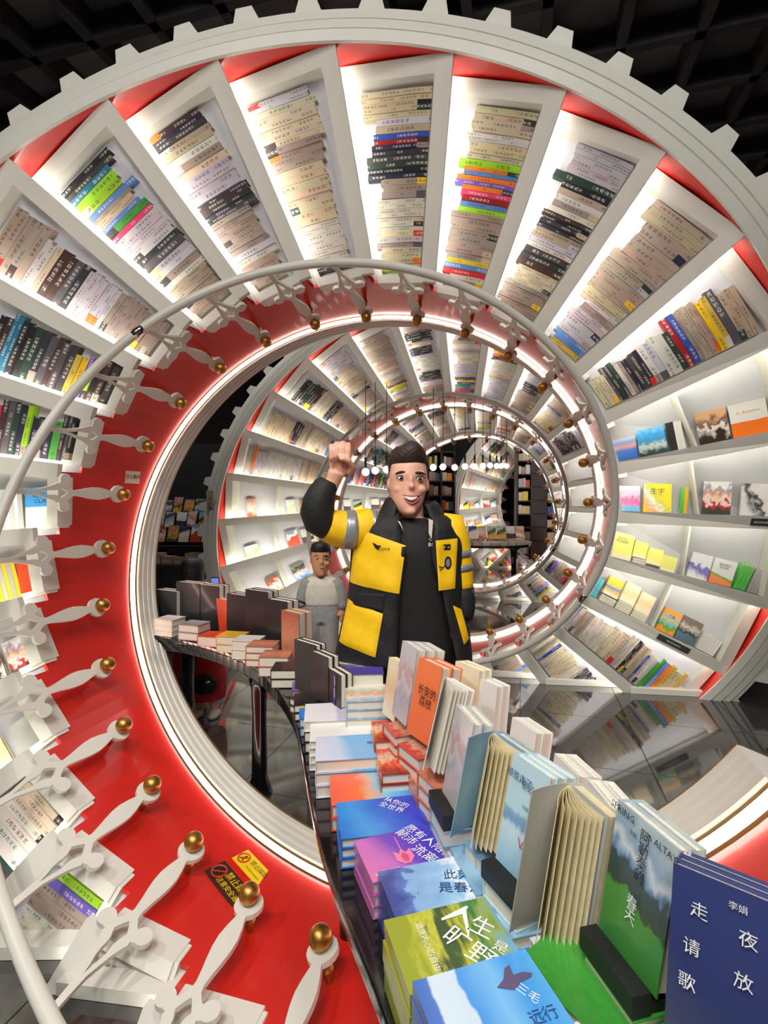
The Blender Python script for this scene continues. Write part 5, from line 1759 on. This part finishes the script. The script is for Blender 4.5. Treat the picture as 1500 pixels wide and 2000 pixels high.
# ------------------------------------------------------------------ signs on the spiral
def drum_sign(phi, off, w, h, mat, lines, label, rot=0.0, extra=None, name='notice_sign'):
    c = hel(phi, R_LED - 0.002, off)
    inw = -rad_dir(phi)
    A = V((0, 1, 0))
    T = A.cross(inw).normalized()       # around the band
    r = math.radians(rot)
    X = A * math.cos(r) + T * math.sin(r)
    Y = inw.cross(X).normalized()
    o = box(name, c, w, h, 0.002, mat, spiral, X, Y, inw)
    o['label'] = label
    for (t, u, v, sz, ink) in lines:
        lettering(o, t, c + X * u * w + Y * v * h + inw * 0.002, X, Y, sz, ink)
    if extra: extra(o, c, X, Y, inw, w, h)
    return o
RS = 0
M_SIGNW = plain('sign_white', srgb(226, 206, 190), 0.5)
M_SIGNY = plain('sign_yellow', srgb(240, 206, 20), 0.4)
M_SIGNB = plain('sign_brown', srgb(60, 30, 20), 0.4)
M_SIGNR = plain('sign_red', srgb(200, 50, 30), 0.4)
def no_symbol(o, c, X, Y, N, w, h):
    q = c - X * w * 0.33
    r = h * 0.32
    pts = [q + (X * math.cos(a * PI / 12) + Y * math.sin(a * PI / 12)) * r + N * 0.0025 for a in range(25)]
    mesh('prohibition_ring', *tube_geo(pts, 0.0035, 6, False), M_SIGNR, o)
    mesh('prohibition_bar', *tube_geo([q + (X + Y) * r * 0.68 + N * 0.0025, q - (X + Y) * r * 0.68 + N * 0.0025], 0.003, 6), M_SIGNR, o)
    mesh('walking_figure', [q + X * a * r + Y * b * r + N * 0.0016 for a, b in ((-0.1, 0.65), (0.15, 0.65), (0.15, 0.4), (0.45, 0.05), (0.3, 0), (0.1, 0.15), (0.15, -0.15), (0.45, -0.6), (0.25, -0.65), (0, -0.25), (-0.35, -0.55), (-0.5, -0.4), (-0.15, -0.05), (-0.2, 0.3))], [tuple(range(14))], M_INK, o)
drum_sign(dg(8.5), -0.20, 0.135, 0.085, M_SIGNW, [('禁止攀爬', 0, 0, 0.033, M_INK)], 'small white do-not-climb notice', rot=RS)
drum_sign(dg(-83.5), -0.155, 0.20, 0.085, M_SIGNY, [('禁止踩踏', 0.16, 0.14, 0.029, M_INK), ('Prohibit trample', 0.16, -0.24, 0.0145, M_INK)], 'yellow do-not-step notice', rot=118, extra=no_symbol)
drum_sign(dg(-82), -0.29, 0.24, 0.10, M_SIGNB, [('禁止踩踏', 0.14, 0.2, 0.04, M_SIGNY), ('注意安全通行', 0.16, -0.22, 0.03, M_SIGNY)], 'dark brown do-not-step notice', rot=118, extra=no_symbol)

_c2 = hel(dg(361), R_RIM + 0.11, O_RIM - 0.042)
_sg = box('notice_sign', _c2, 0.1, 0.004, 0.3, M_SIGNW, spiral)
_sg['label'] = 'small upright mind-your-head notice'
lettering(_sg, '小\n心\n碰\n头', _c2 - V((0, 0.004, 0.04)), V((1, 0, 0)), V((0, 0, 1)), 0.055, M_INK)
# ------------------------------------------------------------------ pendant globes
PEND = [(714, 922, 5.6), (733, 919, 5.8), (755, 917, 6.0), (846, 913, 6.5), (865, 912, 6.7), (888, 913, 6.9), (908, 911, 7.1), (927, 911, 7.4), (943, 910, 7.6), (957, 909, 7.8), (970, 910, 8.0), (979, 910, 8.2), (989, 910, 8.4)]
for i, (px, py, z) in enumerate(PEND):
    c = at(px, py, z)
    e = empty('pendant_lamp', c)
    tag(e, 'glowing white globe pendant, %s from the left of the hanging row' % ordn(i), 'lamp', 'globe pendants hanging in the spiral')
    ball('globe', c, 0.042, M_BULB, e)
    tube('lamp_holder', [c + V((0, 0, 0.035)), c + V((0, 0, 0.16))], 0.014, M_BLACKM, e, 8)
    tube('cord', [c + V((0, 0, 0.16)), c + V((0, 0, 1.0))], 0.004, M_BLACKM, e, 6)

# ------------------------------------------------------------------ far dark bookcases
def dark_case(px0, px1, zc, height, cols, rows, label, short, closed=(), dens=0.8, seed=1, ang=0):
    a, b = at(px0, 1000, zc), at(px1, 1000, zc)
    a.z = b.z = 0
    X = gdir(ang)
    wd = (b - a).length
    Y = gdir(ang + 90)
    e = empty('dark_bookcase', (a + b) / 2)
    tag(e, label, 'bookcase')
    dpt = 0.32
    def P(u, d, z): return a + X * (u * wd) + Y * d + V((0, 0, z))
    def bx(nm, u0, u1, d0, d1, z0, z1, mat):
        return hexa(nm, [P(u0, d0, z0), P(u1, d0, z0), P(u1, d1, z0), P(u0, d1, z0), P(u0, d0, z1), P(u1, d0, z1), P(u1, d1, z1), P(u0, d1, z1)], mat, e)
    bx('back_panel', 0, 1, dpt - 0.02, dpt, 0, height, M_DARK)
    for c in range(cols + 1):
        u = c / cols
        bx('side_board', u - 0.02 / wd, u + 0.02 / wd, 0, dpt, 0, height, M_DARKSH)
    rng = random.Random(seed)
    rh = height / rows
    for r in range(rows + 1):
        bx('shelf_board', 0, 1, 0.005, dpt, r * rh - 0.015, r * rh + 0.015, M_DARKSH)
    for c in range(cols):
        for r in range(rows):
            if c in closed:
                bx('door_panel', (c + 0.03) / cols, (c + 0.97) / cols, 0.0, 0.03, r * rh + 0.03, (r + 1) * rh - 0.02, M_DARKSH)
                continue
            if rng.random() > dens: continue
            u = (c + 0.12) / cols
            stop = (c + rng.uniform(0.55, 0.9)) / cols
            j = 0
            while u < stop:
                w = rng.uniform(0.03, 0.16) / wd
                cc = rng.choice(CREAM + CREAM + [S(226, 150, 60), S(80, 100, 170), S(200, 90, 60), S(230, 210, 90)])
                hh = rng.uniform(0.55, 0.75) * rh
                bk = hexa('case_book', [P(u, 0.06, r * rh + 0.016), P(u + w * 0.93, 0.06, r * rh + 0.016), P(u + w * 0.93, 0.2, r * rh + 0.016), P(u, 0.2, r * rh + 0.016),
                                        P(u, 0.06, r * rh + hh), P(u + w * 0.93, 0.06, r * rh + hh), P(u + w * 0.93, 0.2, r * rh + hh), P(u, 0.2, r * rh + hh)], plain('case_cover_%d' % (int(sum(cc) * 100)), cc, 0.6))
                tag(bk, '%s book, %s along %s shelf up, %s column, %s' % (cname(cc), ordn(j), ordn(r), ordn(c), short), 'book', 'books in the far dark bookcases')
                u += w
                j += 1
case = dark_case(1010, 1122, 12.9, 3.7, 4, 11, 'tall dark grey bookcase at the far end with closed columns', 'far bookcase', closed=(1, 3), dens=0.9, seed=3, ang=-4)
dark_case(836, 890, 12.6, 2.9, 2, 8, 'narrow dark bookcase left of the last turn with few books', 'narrow bookcase', dens=0.8, seed=6, ang=10)

# far round table
ft = at(955, 1062, 10.4)
ft.z = 0
e = empty('round_table', ft)
tag(e, 'far black display table seen through the last rings', 'table')
def disc_geo(c, r, z0, z1, n=40, sx=1.0):
    vs = []
    for z in (z0, z1):
        for i in range(n):
            a = 2 * PI * i / n
            q = gdir(0) * (r * sx * math.cos(a)) + gdir(90) * (r * math.sin(a))
            vs.append(V((c.x, c.y, z)) + q)
    fs = [tuple(range(n))[::-1], tuple(range(n, 2 * n))] + [(i, (i + 1) % n, n + (i + 1) % n, n + i) for i in range(n)]
    return vs, fs
mesh('table_top', *disc_geo(ft, 0.55, 0.77, 0.82, sx=1.5), M_BLACK, e)
for (x, y) in ((0.48, -0.1), (-0.55, 0.1)):
    q = ft + gdir(0) * x + gdir(90) * y
    tube('leg', [V((q.x, q.y, 0)), V((q.x, q.y, 0.5)), V((q.x, q.y, 0.7)), V((q.x, q.y, 0.77))], [0.05, 0.05, 0.07, 0.16], M_BLACK, e, 14)
rng = random.Random(12)
fi = 0
for i in range(9):
    u = -0.72 + i * 0.17
    yy = -0.42 * math.sqrt(max(0.05, 1 - (u / 0.8) ** 2))
    z = 0.821
    for j in range(rng.randint(2, 4)):
        c = ft + gdir(0) * u + gdir(90) * yy
        th = 0.03
        cover_book('table_book', V((c.x, c.y, z)), gdir(rng.uniform(-5, 5)) * 0.155, gdir(90) * 0.21, UPZ * (th - 0.001), C['white'] if rng.random() < 0.7 else rand_cover(rng), '%s book from the bottom, %s pile on the far table' % (ordn(j), ordn(i)), 'books on the far display table')
        z += th
for i in range(7):
    u = -0.62 + i * 0.19
    c = ft + gdir(0) * u + gdir(90) * -0.1
    cover_book('standing_book', V((c.x, c.y, 0.93)), gdir(rng.uniform(-12, 12)) * 0.17, (UPZ + gdir(90) * 0.3).normalized() * 0.26, -gdir(90) * 0.03, rand_cover(rng), '%s upright book standing on the far display table' % ordn(i), 'books on the far display table')
    cover_book('table_book', V((c.x, c.y, 0.822)), gdir(0) * 0.16, gdir(90) * 0.15, UPZ * 0.105, C['white'], 'thick white book under the %s upright on far table' % ordn(i), 'books on the far display table')

# low dark magazine counter outside the left of the spiral
mc = at(362, 1090, 6.6)
mc.z = 0
e = empty('magazine_counter', mc)
tag(e, 'dark magazine counter beyond the left gap of the spiral', 'counter')
X, Y = gdir(-6), gdir(84)
box('counter_base', mc + UPZ * 0.45, 1.5, 0.6, 0.9, M_DARKSH, e, X, Y, UPZ)
for r in range(3):
    box('rack_step', mc + UPZ * (1.0 + r * 0.18) + Y * (0.1 + 0.22 * r), 1.5, 0.2, 0.2, M_DARK, e, X, Y, UPZ)
box('rack_back', mc + UPZ * 1.25 + Y * 0.75, 1.5, 0.06, 2.5, M_DARK, e, X, Y, UPZ)
rng = random.Random(77)
for r in range(4):
    for j in range(9):
        u = -0.68 + j * 0.155
        zz = 0.9 if r == 0 else 0.92 + r * 0.18
        c = mc + X * u + UPZ * (zz + 0.005) + Y * (-0.2 + 0.22 * r - (0.08 if r else 0))
        if r == 0:
            hgt = rng.uniform(0.06, 0.14)
            cover_book('magazine_pile_book', c, X * 0.14, Y * 0.18, UPZ * hgt, rand_cover(rng), 'thick pile-end book, %s along the dark magazine counter front' % ordn(j), 'magazines on the dark counter')
        else:
            cover_book('magazine', c + UPZ * 0.06, X * rng.uniform(0.12, 0.145), (UPZ + Y * 0.35).normalized() * rng.uniform(0.18, 0.24), -Y * 0.012, rand_cover(rng), 'magazine, %s along the %s rack step of the dark counter' % (ordn(j), ordn(r - 1)), 'magazines on the dark counter')
finish_text()
